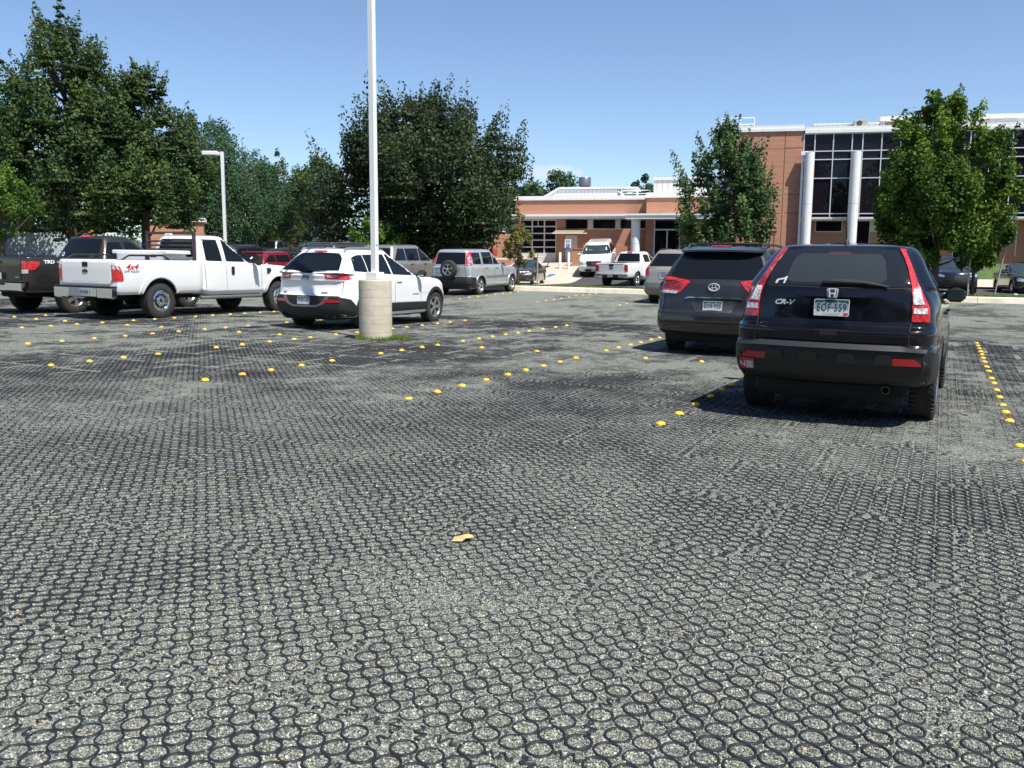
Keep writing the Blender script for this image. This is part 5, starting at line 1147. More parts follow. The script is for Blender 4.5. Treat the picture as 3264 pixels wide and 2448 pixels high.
# ------------------------------------------------------------------ foliage
def leaf_mat(name, dark, mid, light, tint=True, gloss=.35):
    if name in MATS: return MATS[name]
    m, nt, b = nodes(name); L = nt.links
    r = N(nt, 'ShaderNodeValToRGB'); e = r.color_ramp.elements
    e[0].color = (*dark, 1); e[1].color = (*light, 1); q = e.new(.55); q.color = (*mid, 1)
    if tint:
        at = N(nt, 'ShaderNodeAttribute', attribute_name='tint'); L.new(at.outputs['Fac'], r.inputs['Fac'])
    else:
        tc = N(nt, 'ShaderNodeTexCoord'); no = N(nt, 'ShaderNodeTexNoise', Scale=14.0, Detail=3.0); L.new(tc.outputs['Object'], no.inputs['Vector']); L.new(no.outputs['Fac'], r.inputs['Fac'])
    L.new(r.outputs['Color'], b.inputs['Base Color']); b.inputs['Roughness'].default_value = gloss+.2; b.inputs['Specular IOR Level'].default_value = .18
    tr = N(nt, 'ShaderNodeBsdfTranslucent'); hs = N(nt, 'ShaderNodeHueSaturation'); hs.inputs['Value'].default_value = 1.3; hs.inputs['Hue'].default_value = .485; L.new(r.outputs['Color'], hs.inputs['Color']); L.new(hs.outputs[0], tr.inputs['Color'])
    mx = N(nt, 'ShaderNodeMixShader'); mx.inputs[0].default_value = .28; out = nt.nodes.get('Material Output')
    L.new(b.outputs[0], mx.inputs[1]); L.new(tr.outputs[0], mx.inputs[2]); L.new(mx.outputs[0], out.inputs['Surface'])
    MATS[name] = m; return m
M_BARK = None
def leaves(name, P, D, size, tint, m, parent, aspect=.68, up=.5):
    """P leaf points, D outward direction, one folded leaf each"""
    n = len(P); nr = RNG.normal(0, 1, (n, 3))+D*.5; nr[:, 2] += up; nr /= np.linalg.norm(nr, axis=1)[:, None]
    t = RNG.normal(0, 1, (n, 3)); t[:, 2] -= .35; t -= nr*(t*nr).sum(1)[:, None]; t /= np.linalg.norm(t, axis=1)[:, None]+1e-6
    s = np.cross(nr, t); L = (size*RNG.uniform(.65, 1.25, n))[:, None]; W = L*aspect
    V = np.zeros((n, 4, 3)); V[:, 0] = P-t*L*.5; V[:, 1] = P+s*W*.5+nr*L*.10; V[:, 2] = P+t*L*.5; V[:, 3] = P-s*W*.5+nr*L*.10
    F = (np.array([[0, 1, 2], [0, 2, 3]])[None]+(np.arange(n)*4)[:, None, None]).reshape(-1, 3)
    o = raw_mesh(name, V.reshape(-1, 3), F, m); at = o.data.attributes.new('tint', 'FLOAT', 'FACE'); at.data.foreach_set('value', np.repeat(np.clip(tint, 0, 1), 2).astype(np.float32))
    o.parent = parent; return o
def tree(name, label, x, y, ztop, prof, bottom, leaf, size=.13, nclump=120, per=160, trunk=.22, tilt=.0, lobes=.16, spike=.0, cl=.30, group=None, fill=.55, limbs=14, sq=1.15, up=.5, droop=0, seed=1, shift=0, k_n=1.7, k_s=1.05):
    """prof: (height fraction of the crown, radius) pairs; top and bottom are heights above the ground"""
    rg = np.random.default_rng(seed)
    z0 = gz(x, y); top = ztop-z0; root = empty(name, (x, y, z0)); tag(root, label, 'tree', group)
    pt, pr = np.array([p[0] for p in prof]), np.array([p[1] for p in prof]); H = top-bottom
    tt = np.linspace(.02, .98, 60); w = np.interp(tt, pt, pr)+.12*pr.max()
    t = rg.choice(tt, nclump, p=w/w.sum())+rg.uniform(-.01, .01, nclump); az = rg.uniform(0, 2*math.pi, nclump); R = np.interp(t, pt, pr)
    R = R*(1+lobes*np.sin(3*az+t*5+seed)+lobes*.7*np.sin(5*az-t*9+2*seed)); k = np.where(rg.uniform(0, 1, nclump) < .72, rg.uniform(.72, 1., nclump), rg.uniform(.1, .7, nclump))
    C = np.stack([R*k*np.cos(az)+shift*t, R*k*np.sin(az), bottom+H*t], -1); cr = pr.max()*cl*rg.uniform(.55, 1.15, nclump)*np.clip(.45+.55*R/pr.max(), .3, 1)
    Ps, Ds, Ts = [], [], []
    for i in range(nclump):
        m = int(per*k_n*(cr[i]/(pr.max()*cl))**1.6)+8; d = rg.normal(0, 1, (m, 3)); d /= np.linalg.norm(d, axis=1)[:, None]; r = rg.uniform(0, 1, m)**fill
        out = np.array([math.cos(az[i]), math.sin(az[i]), 0])*k[i]; q = d*r[:, None]*np.array([1, 1, sq])*cr[i]
        if spike and rg.uniform() < spike:     # pointed shoots that break the outline
            q[:, 2] = q[:, 2]*1.0+np.abs(q[:, 2])*1.1; q[:, :2] *= (1-.55*np.clip(q[:, 2:]/(cr[i]*2.2), 0, 1))
        q[:, 2] -= droop*np.hypot(q[:, 0], q[:, 1])
        # shear the clump so that its tip points outward and up
        q[:, :2] += out[:2]*np.maximum(0, q[:, 2:])*.45
        Ps.append(C[i]+q); Ds.append(d*.7+out); Ts.append(np.clip(rg.normal(.42, .16, m)+rg.normal(0, .16), 0, 1))
    Q = np.vstack(Ps); lo, hi = np.percentile(Q[:, 2], .3), np.percentile(Q[:, 2], 99.85); fz = (top-bottom)/(hi-lo)
    rad = np.percentile(np.hypot(Q[:, 0]-shift*.5, Q[:, 1]), 98.0); fr = pr.max()/rad
    def fit(q): q = np.array(q, float); q[..., 2] = bottom+(q[..., 2]-lo)*fz; q[..., :2] *= fr; return q
    Q = fit(Q); C = fit(C)
    global RNG; RNG = rg
    crown = leaves('crown', Q, np.vstack(Ds), size*k_s, np.concatenate(Ts), leaf, root, up=up)
    mb = MB(); th = bottom+H*.72; tx = lambda z: (tilt*z+shift*max(0, (z-bottom)/H)*.6, 0)
    zz = np.linspace(-.1, th, 8); mb.tube([(*tx(z), z) for z in zz], [trunk*(1.25 if i == 0 else 1-.8*(i/7)) for i in range(8)], 9)
    idx = rg.choice(nclump, min(limbs, nclump), replace=False)
    for i in idx:
        c = C[i]; zs = max(bottom*.85, min(th*.9, c[2]-math.hypot(c[0], c[1])*.9)); a = Vector((*tx(zs), zs)); b = Vector(c); mid = a.lerp(b, .5)+Vector((0, 0, -.06*(b-a).length))
        mb.tube([a, mid, b], [trunk*.34, trunk*.22, trunk*.06], 5)
    mb.build('trunk', bark(), root, True); return root
def bark(): return mat('bark', (.085, .065, .05), .95, noise=.4, nscale=9, bump=.8, bscale=30)
def build_trees():
    LIN = leaf_mat('linden_leaf', (0.029, 0.054, 0.022), (0.065, 0.112, 0.036), (0.154, 0.190, 0.054))
    PEAR = leaf_mat('pear_leaf', (0.019, 0.035, 0.019), (0.048, 0.074, 0.029), (0.114, 0.130, 0.058), gloss=.25)
    YP = leaf_mat('young_leaf', (.034, .070, .030), (.080, .145, .046), (.17, .25, .08))
    MAP = leaf_mat('maple_leaf', (.030, .066, .012), (.080, .150, .022), (.215, .30, .040))
    LOC = leaf_mat('locust_leaf', (0.032, 0.074, 0.036), (0.067, 0.127, 0.060), (0.134, 0.210, 0.090)); CON = leaf_mat('conical_leaf', (0.043, 0.071, 0.022), (0.079, 0.115, 0.031), (0.172, 0.187, 0.057))
    SPR = leaf_mat('spruce_needle', (.05, .075, .075), (.10, .135, .135), (.19, .24, .24)); LIG = leaf_mat('light_leaf', (0.050, 0.112, 0.019), (0.100, 0.188, 0.031), (0.188, 0.300, 0.050)); DRY = leaf_mat('dry_leaf_tree', (.10, .10, .03), (.19, .19, .05), (.30, .27, .10))
    PIN = [(0, .6), (.1, .95), (.25, 1), (.45, .86), (.65, .58), (.82, .32), (.93, .13), (1, .03)]
    S = lambda pr, r: [(t, q*r) for t, q in pr]
    tree('linden_tree', 'tall dark linden tree at the upper left corner, the highest tree in view', -20.6, 42, 12.4, S(PIN, 4.1), 2.3, LIN, .16, 300, 260, .30, spike=.8, cl=.2, lobes=.1, seed=3)
    tree('linden_tree', 'dark pointed tree right of the tallest tree, over the white pickup', -17.8, 43.5, 10.45, S(PIN, 3.15), 2.3, LIN, .15, 240, 230, .26, spike=.8, cl=.22, lobes=.1, seed=4)
    tree('linden_tree', 'dark tree low at the left edge behind the tallest tree', -26.9, 47, 8.6, S(PIN, 4.2), 2.2, LIN, .17, 110, 190, .25, spike=.4, seed=8)
    tree('locust_tree', 'light green feathery tree low at the left edge over the dark pickup', -19.4, 34, 4.95, [(0, .7), (.3, 1.5), (.7, 1.2), (1, .3)], 1.9, LIG, .10, 60, 190, .12, seed=5, droop=.3)
    ROUND = [(0, .45), (.2, .9), (.5, 1), (.75, .82), (.92, .45), (1, .12)]
    tree('locust_tree', 'feathery blue green tree behind the left lamp post', -23.0, 66, 11.7, S(ROUND, 4.4), 1.6, LOC, .17, 150, 200, .25, cl=.26, seed=6, droop=.2)
    tree('locust_tree', 'lower feathery tree right of the left lamp post', -22.4, 76, 10.4, S(ROUND, 4.2), 1.2, LOC, .18, 120, 190, .25, cl=.27, seed=7, droop=.2)
    CONE = [(0, .7), (.1, 1), (.4, .82), (.7, .48), (.9, .2), (1, .04)]
    tree('conical_tree', 'conical tree with brownish tip between the left lamp post and the street', -22.0, 84, 11.3, S(CONE, 3.0), .9, CON, .18, 110, 170, .22, cl=.3, seed=9, spike=.5)
    tree('conical_tree', 'small yellowish conical tree in front of the far street', -22.6, 92, 8.6, S(CONE, 2.4), .9, CON, .2, 70, 150, .2, cl=.32, seed=10, spike=.5)
    tree('street_tree', 'far green tree left of the blue spruce', -25.4, 110, 10.4, S(CONE, 3.0), .6, LOC, .24, 70, 150, .25, cl=.32, seed=12)
    tree('street_tree', 'dark far tree whose trunk stands by the far street', -26.8, 96, 11.0, S(ROUND, 4.2), 1.2, CON, .24, 80, 160, .28, cl=.32, seed=13)
    tree('spruce_tree', 'pale blue spruce beside the big dark tree', -12.1, 58, 7.4, [(0, .9), (.1, 1.9), (.5, 1.25), (.8, .6), (1, .05)], .3, SPR, .16, 150, 150, .18, cl=.30, seed=14, droop=.5, sq=.5, up=.2)
    tree('street_tree', 'light green tree top rising over the blue spruce', -15.7, 74, 9.8, S(ROUND, 2.6), 3.0, YP, .18, 70, 160, .2, cl=.3, seed=15)
    BIG = [(0, .6), (.12, .88), (.3, 1), (.52, .99), (.70, .84), (.85, .55), (1, .14)]
    tree('pear_tree', 'big dark rounded tree behind the lamp pole at the middle of the picture', -4.5, 45, 9.6, S(BIG, 5.5), 1.5, PEAR, .16, 380, 250, .34, spike=.6, cl=.2, seed=16, lobes=.2)
    tree('shrub_tree', 'bright green leafy shrub under the big dark tree behind the lamp pole', -6.15, 40.5, 3.65, [(0, .7), (.3, 1.35), (.7, 1.1), (1, .3)], .2, LIG, .11, 70, 150, .07, seed=17)
    tree('pear_tree', 'young open tree with upright branches in front of the brick building', 7.78, 33.3, 6.55, [(0, .9), (.12, 1.55), (.35, 1.8), (.5, 1.72), (.72, 1.25), (.88, .62), (1, .16)], .75, YP, .115, 150, 215, .085, spike=.55, cl=.25, seed=28, fill=.75, lobes=.1, limbs=60, sq=1.5)
    tree('maple_tree', 'broad bright green tree at the right in front of the dark window wall', 14.2, 30.0, 6.95, [(0, .9), (.1, 1.7), (.3, 2.2), (.5, 2.15), (.7, 1.7), (.85, 1.05), (1, .4)], 1.35, MAP, .12, 260, 190, .13, cl=.2, seed=19, lobes=.14, spike=.3)
    tree('maple_tree', 'small green tree tied to stakes right of the broad green tree', 15.75, 30.5, 4.1, [(0, .6), (.3, 1.0), (.7, .85), (1, .3)], 1.15, MAP, .12, 70, 130, .07, seed=20)
    tree('sapling', 'thin sapling with yellow dying leaves beside the grey brown saloon', .22, 37.3, 3.45, [(0, .35), (.25, .72), (.55, .70), (.8, .35), (1, .1)], .95, DRY, .10, 46, 60, .035, seed=21, fill=.8, limbs=26)
    def far(label, x, y, top, r, m=LOC, seed=30, size=.35, bot=.5): tree('far_tree', label, x, y, top, S(ROUND, r), bot, m, size, 70, 120, .3, cl=.34, seed=seed)
    far('tree top over the low roof beside the grey roof vent', 4.8, 105, 11.8, 3.9, LOC, 31); far('tree top low over the roof left of the grey roof vent', 1.9, 100, 9.8, 3.2, LOC, 32)
    far('small tree top between the two white roof boxes', 15.0, 105, 11.2, 2.7, LOC, 33); far('tree top over the roof at the right edge of the picture', 47.6, 84, 15.4, 2.8, LOC, 34)
    # the wooded skyline far behind everything
    rg = np.random.default_rng(50); P = []
    for k in range(260):
        an = rg.uniform(-62, 50); y = rg.uniform(215, 260); x = math.tan(math.radians(an))*y if abs(an) < 60 else -y*1.8; r = rg.uniform(4, 7.5); h = rg.uniform(5, 9)
        d = rg.normal(0, 1, (170, 3)); d /= np.linalg.norm(d, axis=1)[:, None]; q = d*(rg.uniform(.5, 1, 170)**.5)[:, None]*np.array([r, r, h]); P.append(q+np.array([x, y, gz(x, y)+h*.55]))
    for k in range(420):      # the tall wood behind the viewer, seen only in panes and paint
        x = rg.uniform(-70, 75); y = rg.uniform(-58, -42); r = rg.uniform(2.5, 4); h = rg.uniform(2.5, 4.5); d = rg.normal(0, 1, (150, 3)); d /= np.linalg.norm(d, axis=1)[:, None]; q = d*(rg.uniform(.5, 1, 150)**.5)[:, None]*np.array([r, r, h]); P.append(q+np.array([x, y, 2+18*rg.uniform(0, 1)**.9*(.75+.25*math.sin(x*.35))]))
    P = np.vstack(P); struct(leaves('distant_wood', P, np.zeros_like(P), .9, rg.uniform(0, 1, len(P)), LOC, None), 'stuff')
# ------------------------------------------------------------------ buildings
def brick_mat():
    m, nt, b = nodes('orange_brick'); L = nt.links; tc = N(nt, 'ShaderNodeTexCoord')
    mp = N(nt, 'ShaderNodeMapping'); mp.inputs['Scale'].default_value = (1.1, 1.1, 9); L.new(tc.outputs['Object'], mp.inputs['Vector'])
    no = N(nt, 'ShaderNodeTexNoise', Scale=1.6, Detail=6.0, Roughness=.6); L.new(mp.outputs[0], no.inputs['Vector'])
    r = N(nt, 'ShaderNodeValToRGB'); e = r.color_ramp.elements; e[0].position = .3; e[1].position = .72; e[0].color = (.41, .195, .122, 1); e[1].color = (.53, .272, .178, 1); L.new(no.outputs['Fac'], r.inputs['Fac'])
    w = N(nt, 'ShaderNodeTexWave', wave_type='BANDS', bands_direction='Z', Scale=4.2); L.new(tc.outputs['Object'], w.inputs['Vector'])
    mx = N(nt, 'ShaderNodeMix', data_type='RGBA', blend_type='MULTIPLY'); mx.inputs[0].default_value = .12; L.new(r.outputs['Color'], mx.inputs[6]); L.new(w.outputs['Color'], mx.inputs[7]); L.new(mx.outputs[2], b.inputs['Base Color'])
    b.inputs['Roughness'].default_value = .9; bp = N(nt, 'ShaderNodeBump', Strength=.3, Distance=.02); L.new(w.outputs['Fac'], bp.inputs['Height']); L.new(bp.outputs[0], b.inputs['Normal']); return m
def build_office():
    BR = brick_mat(); WH = mat('white_metal', (.74, .74, .73), .4, noise=.05, nscale=2); DG = glassm('dark_window', (.010, .008, .012), .015, .2); MU = mat('mullion', (.66, .66, .68), .35, metal=.2); JT = mat('joint', (.10, .05, .035), .9)
    CR = mat('pale_stone', (.60, .55, .46), .8, noise=.08, nscale=2); GD = mat('door_grey', (.60, .59, .57), .5, noise=.06, nscale=3); TAN = mat('awning_tan', (.27, .225, .15), .6, noise=.08, nscale=3); COR = mat('corrugated_white', (.68, .69, .69), .45); SE = mat('seam_grey', (.36, .37, .38), .6)
    root = empty('office_building', (18.5, 56, 0), math.radians(-12)); tag(root, 'orange brick office building with white roof trim, dark window wall and white round columns', 'building')
    def bx(name, m, *bs, parent=None, bev=0):
        mb = MB()
        for t0, t1, s0, s1, z0, z1 in bs: mb.box(((t0+t1)/2, (s0+s1)/2, (z0+z1)/2), (t1-t0, s1-s0, z1-z0), None, bev)
        return mb.build(name, m, parent or root)
    # brick masses
    tw = bx('wall', BR, (-4.42, -.64, 0, 14, .6, 9.53)); J = .004
    bx('expansion_joint', JT, (-1.74, -1.70, -J, .02, 1.3, 9.53), (-4.40, -1.74, -J, .02, 8.47, 8.50), (-1.70, -.66, -J, .02, 8.50, 8.53), (-4.40, -1.86, -J, .02, 5.66, 5.69), (-1.60, -.66, -J, .02, 5.69, 5.72), (-4.40, -1.86, -J, .02, 4.53, 4.56), (-1.60, -.66, -J, .02, 4.55, 4.58), (-4.33, -4.30, -J, .02, 1.3, 9.53), parent=tw)
    bx('fascia', WH, (-4.55, -.60, -.10, 14.1, 9.53, 9.70), (-4.50, -.60, -.06, 14.05, 9.70, 9.90), parent=tw)
    lw = bx('wall', BR, (-.60, 13.4, 1.0, 1.3, .6, 4.18), (13.4, 24, .0, 1.3, .6, 9.35)); bx('soffit', CR, (-.60, 13.38, .04, 1.0, 4.10, 4.18))
    bx('wall_core', mat('core_dark', (.03, .03, .03), .9), (-.58, 23.9, 1.32, 13.9, .8, 9.33))
    # window wall
    vm = [-.60, .04, 1.12, 2.21, 2.82, 3.91, 5.0, 6.09, 6.70, 7.79, 8.88, 9.97, 10.58, 11.18, 12.27, 13.36]; hm = [4.24, 4.51, 6.66, 7.79, 8.29, 9.34]
    cw = bx('curtain_wall', DG, (-.60, 13.4, .06, .2, 4.2, 9.37)); mb = MB()
    for t in vm: mb.box((t, .02, 6.8), (.055, .10, 5.14))
    for z in hm: mb.box((6.4, .025, z), (14.0, .085, .055 if z > 4.3 else .12))
    mb.build('mullion_grid', MU, cw)
    bx('fascia', WH, (-.58, 24.05, -.16, 1.4, 9.37, 9.56), (-.58, 24.0, -.12, 1.4, 9.56, 9.74))
    pb = bx('roof_upstand', COR, (.02, 3.75, .5, 3, 9.74, 9.95)); bx('upstand_cap', WH, (-.02, 3.8, .44, 3.06, 9.95, 10.0), parent=pb); mb = MB()
    for t in np.arange(.2, 3.7, .3): mb.box((t, .494, 9.85), (.02, .01, .2))
    mb.build('upstand_seams', SE, pb)
    ph = bx('penthouse', COR, (3.95, 11.9, 1.0, 5, 9.7, 10.10)); bx('penthouse_roof', WH, (3.85, 12.0, .6, 5.1, 10.10, 10.36), parent=ph); bx('penthouse_panel', TAN, (4.2, 7.4, .992, 1.0, 9.76, 10.08), parent=ph)
    # ground floor openings under the overhang
    wn = [(.46, 2.0, 3.47, 4.09), (2.83, 3.66, 1.45, 4.08), (4.1, 5.9, 3.47, 4.09), (6.4, 8.2, 3.47, 4.09), (8.6, 9.8, 1.45, 4.08), (10.2, 11.95, 3.47, 4.09)]
    for t0, t1, z0, z1 in wn:
        w = bx('window', MU, (t0-.05, t1+.05, .955, 1.02, z0-.05, z1+.03)); bx('pane', DG, (t0, t1, .945, .96, z0, z1), parent=w)
    bx('pier', CR, (3.70, 4.04, .94, 1.05, 3.44, 4.10)); bx('pier', CR, (12.05, 12.13, .94, 1.05, 2.0, 4.1))
    for t, s, z1, r in ((-.29, -.5, 8.17, .29), (2.40, -.5, 8.17, .30), (6.95, -.5, 8.17, .30), (-10.9, 1.6, 4.28, .30)):
        mb = MB(); mb.lathe([(r, .9), (r, z1), (.001, z1)], 28, Matrix.Translation((t, s, 0)))
        c = mb.build('column', WH, root, True); mb = MB(); mb.lathe([(r+.004, z1*.62), (r+.004, z1*.62+.02)], 28, Matrix.Translation((t, s, 0))); mb.build('column_joint', SE, c)
    bx('downpipe', WH, (-.74, -.62, -.52, -.40, .8, 8.0), (-.80, -.40, -.62, -.22, 8.0, 8.24))
    # lower wing, right part
    w2 = bx('wall', BR, (-10.32, -9.78, 3, 3.4, .6, 5.78), (-9.78, -8.0, 3, 3.4, 4.38, 5.78), (-8.0, -4.44, 3, 3.4, .6, 5.78)); bx('fascia', WH, (-10.40, -4.44, 2.90, 12, 5.78, 5.98), (-10.36, -4.44, 2.94, 12, 5.98, 6.12), parent=w2)
    en = bx('entrance', MU, (-9.78, -9.70, 3.02, 3.14, 1.3, 4.38), (-8.08, -8.0, 3.02, 3.14, 1.3, 4.38), (-8.92, -8.84, 3.02, 3.14, 1.3, 3.62), (-9.70, -8.08, 3.02, 3.14, 3.60, 3.70), (-9.70, -8.08, 3.02, 3.14, 4.30, 4.38), (-9.70, -8.92, 3.03, 3.13, 1.3, 1.55), (-8.84, -8.08, 3.03, 3.13, 2.0, 2.06)); bx('glass_door', DG, (-9.70, -8.92, 3.07, 3.09, 1.5, 3.62)); bx('sidelight', DG, (-8.84, -8.08, 3.07, 3.09, 1.3, 3.62)); bx('transom_window', DG, (-9.70, -8.08, 3.07, 3.09, 3.68, 4.32))
    bx('entrance_lobby', mat('core_dark', (.03, .03, .03), .9), (-9.8, -7.9, 3.42, 6, .8, 5.6))
    cs = bx('roof_box', COR, (-9.95, -4.5, 5, 9, 6.0, 7.15)); bx('roof_box_cap', WH, (-10.02, -4.45, 4.92, 9.1, 7.13, 7.30), parent=cs); mb = MB()
    for t in np.arange(-9.75, -4.6, .38): mb.box((t, 4.993, 6.55), (.025, .014, 1.1))
    mb.build('roof_box_seams', SE, cs)
    ca = bx('canopy', WH, (-11.55, -4.5, .90, 3.0, 4.28, 4.50), (-11.6, -4.5, .84, 3.0, 4.50, 4.62)); 
    # lower wing, left part
    Z0 = .9; t0 = -19.6
    w3 = bx('wall', BR, (t0, -10.34, 4, 4.3, 4.40, 5.73), (-16.64, -16.02, 4, 4.3, Z0, 4.4), (-16.02, -15.12, 4, 4.3, 3.32, 4.4), (-15.12, -10.34, 4, 4.3, Z0, 3.70), (t0, -19.26, 4, 4.3, Z0, 4.4))
    bx('wall', BR, (-21.4, -19.62, 2.6, 4.3, Z0, 3.35))
    bx('fascia', WH, (-19.7, -10.42, 3.90, 12, 5.73, 5.88), (-19.66, -10.42, 3.94, 12, 5.88, 6.02), parent=w3); bx('canopy_band', WH, (-19.75, -11.62, 3.30, 4.0, 4.42, 4.58), (-19.8, -11.62, 3.24, 4.0, 4.58, 4.72), parent=w3)
    for a, b in ((-15.95, -14.44), (-14.03, -12.50), (-12.12, -10.42)): w = bx('window', CR, (a-.08, b+.08, 4.0, 4.12, 3.70, 4.40)); bx('pane', DG, (a, b, 3.985, 4.0, 3.77, 4.37), parent=w)
    bx('pier', CR, (-14.40, -14.07, 3.97, 4.1, 3.70, 4.40)); bx('pier', CR, (-12.46, -12.16, 3.97, 4.1, 3.70, 4.40))
    g = bx('glazed_overhead_door', MU, (-19.26, -16.64, 4.05, 4.10, 1.3, 4.40)); mb = MB(); cols = [-19.24, -18.38, -17.50, -16.66]; rows = [4.36, 3.91, 3.43, 2.96, 2.47, 2.03]
    for i in range(3):
        for j in range(5): mb.box(((cols[i]+cols[i+1])/2, 4.045, (rows[j]+rows[j+1])/2), (cols[i+1]-cols[i]-.10, .02, rows[j]-rows[j+1]-.09))
    mb.build('pane', DG, g); bx('door_panel', GD, (-19.24, -16.66, 4.03, 4.05, 1.3, 1.98), parent=g); bx('door_bar', MU, (-17.98, -17.93, 4.02, 4.04, 3.94, 4.36), parent=g)
    dr = bx('door', GD, (-16.0, -15.14, 4.02, 4.10, 1.2, 3.30)); bx('door_handle', M_BLACK, (-15.98, -15.90, 3.97, 4.02, 2.28, 2.33), parent=dr)
    mb = MB(); mb.add([(-16.55, 3.98, 3.74), (-14.50, 3.98, 3.74), (-14.66, 2.75, 3.42), (-16.71, 2.75, 3.42), (-16.55, 3.98, 3.68), (-14.50, 3.98, 3.68), (-14.66, 2.75, 3.37), (-16.71, 2.75, 3.37)], [(0, 1, 2, 3), (7, 6, 5, 4), (3, 2, 6, 7), (0, 3, 7, 4), (1, 5, 6, 2), (0, 4, 5, 1)]); aw = mb.build('awning', TAN, root)
    bx('awning_rib', mat('awning_frame', (.2, .17, .12), .5), (-15.62, -15.58, 2.75, 3.9, 3.40, 3.44), parent=aw); bx('awning_bar', WH, (-16.75, -14.3, 2.70, 2.75, 3.37, 3.43), parent=aw)
    sw = bx('screen_wall', BR, (-15.15, -14.2, 1.4, 1.75, .8, 2.30), (-14.5, -13.6, 2.4, 2.7, .8, 2.62)); bx('screen_wall_cap', BR, (-15.19, -14.16, 1.36, 1.79, 2.30, 2.36), parent=sw)
    # roof monitors
    mb = MB(); po = [(-17.95, 6.02), (-16.80, 6.62), (-12.60, 6.60), (-12.60, 6.02)]; MR = Matrix(((1, 0, 0, 0), (0, 0, 1, 0), (0, 1, 0, 0), (0, 0, 0, 1)))
    mb.prism(po, 6, 9, MR); mo = mb.build('roof_monitor', COR, root); mb = MB(); mb.prism([(-18.1, 6.06), (-16.82, 6.78), (-11.12, 6.76), (-11.12, 6.64), (-16.80, 6.64), (-17.95, 6.0)], 5.9, 9.1, MR); mb.build('monitor_roof', WH, mo); mb = MB()
    for t in np.arange(-16.9, -12.7, .28): mb.box((t, 5.994, 6.31), (.02, .012, .56))
    mb.build('monitor_seams', SE, mo); mb = MB(); mb.box((-12.3, 6, 6.35), (.08, .08, .62)); mb.box((-11.14, 6, 6.35), (.08, .08, .66)); mb.tube([(-12.55, 6, 6.5), (-12.0, 6, 6.05)], .05, 6); mb.build('monitor_post', WH, mo)
    def rail(name, label, ps, z0, z1, s, r=.025, mids=1):
        mb = MB()
        for t in ps: mb.tube([(t, s, z0), (t, s, z1)], r, 6)
        for k in range(mids+1): z = z1-(z1-z0)*.5*k; mb.tube([(ps[0], s, z), (ps[-1], s, z)], r, 6)
        mb.build(name, WH, root)
    rail('roof_railing', '', [-5.6, -4.42, -3.52], 9.9, 10.70, 2.0); rail('roof_railing', '', [-12.2, -11.2, -10.25], 6.02, 6.46, 5.4)
    # things standing on the roof
    def at(t, s): c, s_ = math.cos(math.radians(-12)), math.sin(math.radians(-12)); return (18.5+t*c-s*s_, 56+t*s_+s*c)
    mb = MB(); x, y = at(2.66, .25); R = Matrix.Rotation(math.radians(-12), 3, 'Z'); mb.box((x, y, 9.93), (.78, .3, .38), R, .02); h = tag(mb.build('air_conditioner', mat('unit_beige', (.42, .39, .33), .5)), 'beige air conditioning unit with a round fan on the roof edge', 'air conditioner')
    mb = MB(); M = Matrix.Translation(Vector((x, y, 9.93))+R @ Vector((-.08, -.155, 0))) @ Matrix.Rotation(math.radians(-12), 4, 'Z') @ Matrix.Rotation(math.radians(90), 4, 'X'); mb.lathe([(.16, 0), (.16, .012), (.10, .012), (.07, .004), (.03, .016), (.001, .016)], 20, M); mb.build('fan_grille', mat('fan_dark', (.06, .055, .05), .6), h)
    x, y = at(-16.0, 14); mb = MB(); k = 1.15; mb.lathe([(.36, 6.0), (.36, 7.45), (.50, 7.5), (.50, 8.15), (.46, 8.2), (.001, 8.2)], 20, Matrix.Translation((x, y, 0))); tag(mb.build('roof_vent', mat('vent_grey', (.19, .20, .22), .4, metal=.6), None, True), 'grey metal roof vent with a wide drum on top', 'roof vent')
    # things in front of the walls
    def pipe(name, label, cat, t, s, h, r, m, grp=None):
        x, y = at(t, s); z = gz(x, y); mb = MB(); mb.lathe([(r, -.1), (r, h-.06), (r*.8, h-.02), (.001, h)], 14, Matrix.Translation((x, y, z))); return tag(mb.build(name, m, None, True), label, cat, grp), (x, y, z)
    WB = mat('bollard_white', (.74, .74, .72), .5, noise=.06, nscale=5)
    pipe('bollard', 'white steel bollard left of the parking sign by the entrance', 'bollard', -15.75, .2, 1.12, .09, WB, 'white bollards'); pipe('bollard', 'white steel bollard under the blue parking sign', 'bollard', -15.15, .1, 1.12, .09, WB, 'white bollards')
    x, y = at(-15.25, .35); z = gz(x, y); so = empty('parking_sign', (x, y, z), math.radians(-12)); tag(so, 'white disabled parking sign with a blue square on a post between bollards', 'sign'); mb = MB(); mb.tube([(0, 0, 0), (0, 0, 1.95)], .03, 8); mb.build('post', mat('post_grey', (.4, .4, .4), .4, metal=.6), so)
    mb = MB(); mb.box((0, -.04, 1.62), (.42, .015, .62), None, .004); pa = mb.build('panel', WB, so); mb = MB(); mb.box((0, -.052, 1.52), (.22, .01, .24)); sb = mb.build('blue_square', mat('sign_blue', (.03, .10, .32), .5), pa)
    mb = MB(); mb.lathe([(.05, 0), (.05, .006), (.034, .006), (.034, 0)], 14, Matrix.Translation((.0, -.056, 1.49)) @ Matrix.Rotation(math.radians(90), 4, 'X')); mb.box((-.01, -.06, 1.56), (.025, .006, .08)); mb.box((0, -.06, 1.615), (.03, .006, .03)); mb.build('wheelchair_symbol', WB, sb)
    for z_, w_, h_ in ((1.84, .30, .03), (1.76, .26, .03), (1.345, .40, .06)): mb = MB(); mb.box((0, -.052, z_), (w_, .01, h_)); mb.build('sign_stripe', mat('sign_blue', (.03, .10, .32)), pa)
    BR2 = mat('table_brown', (.12, .085, .07), .7, noise=.2)
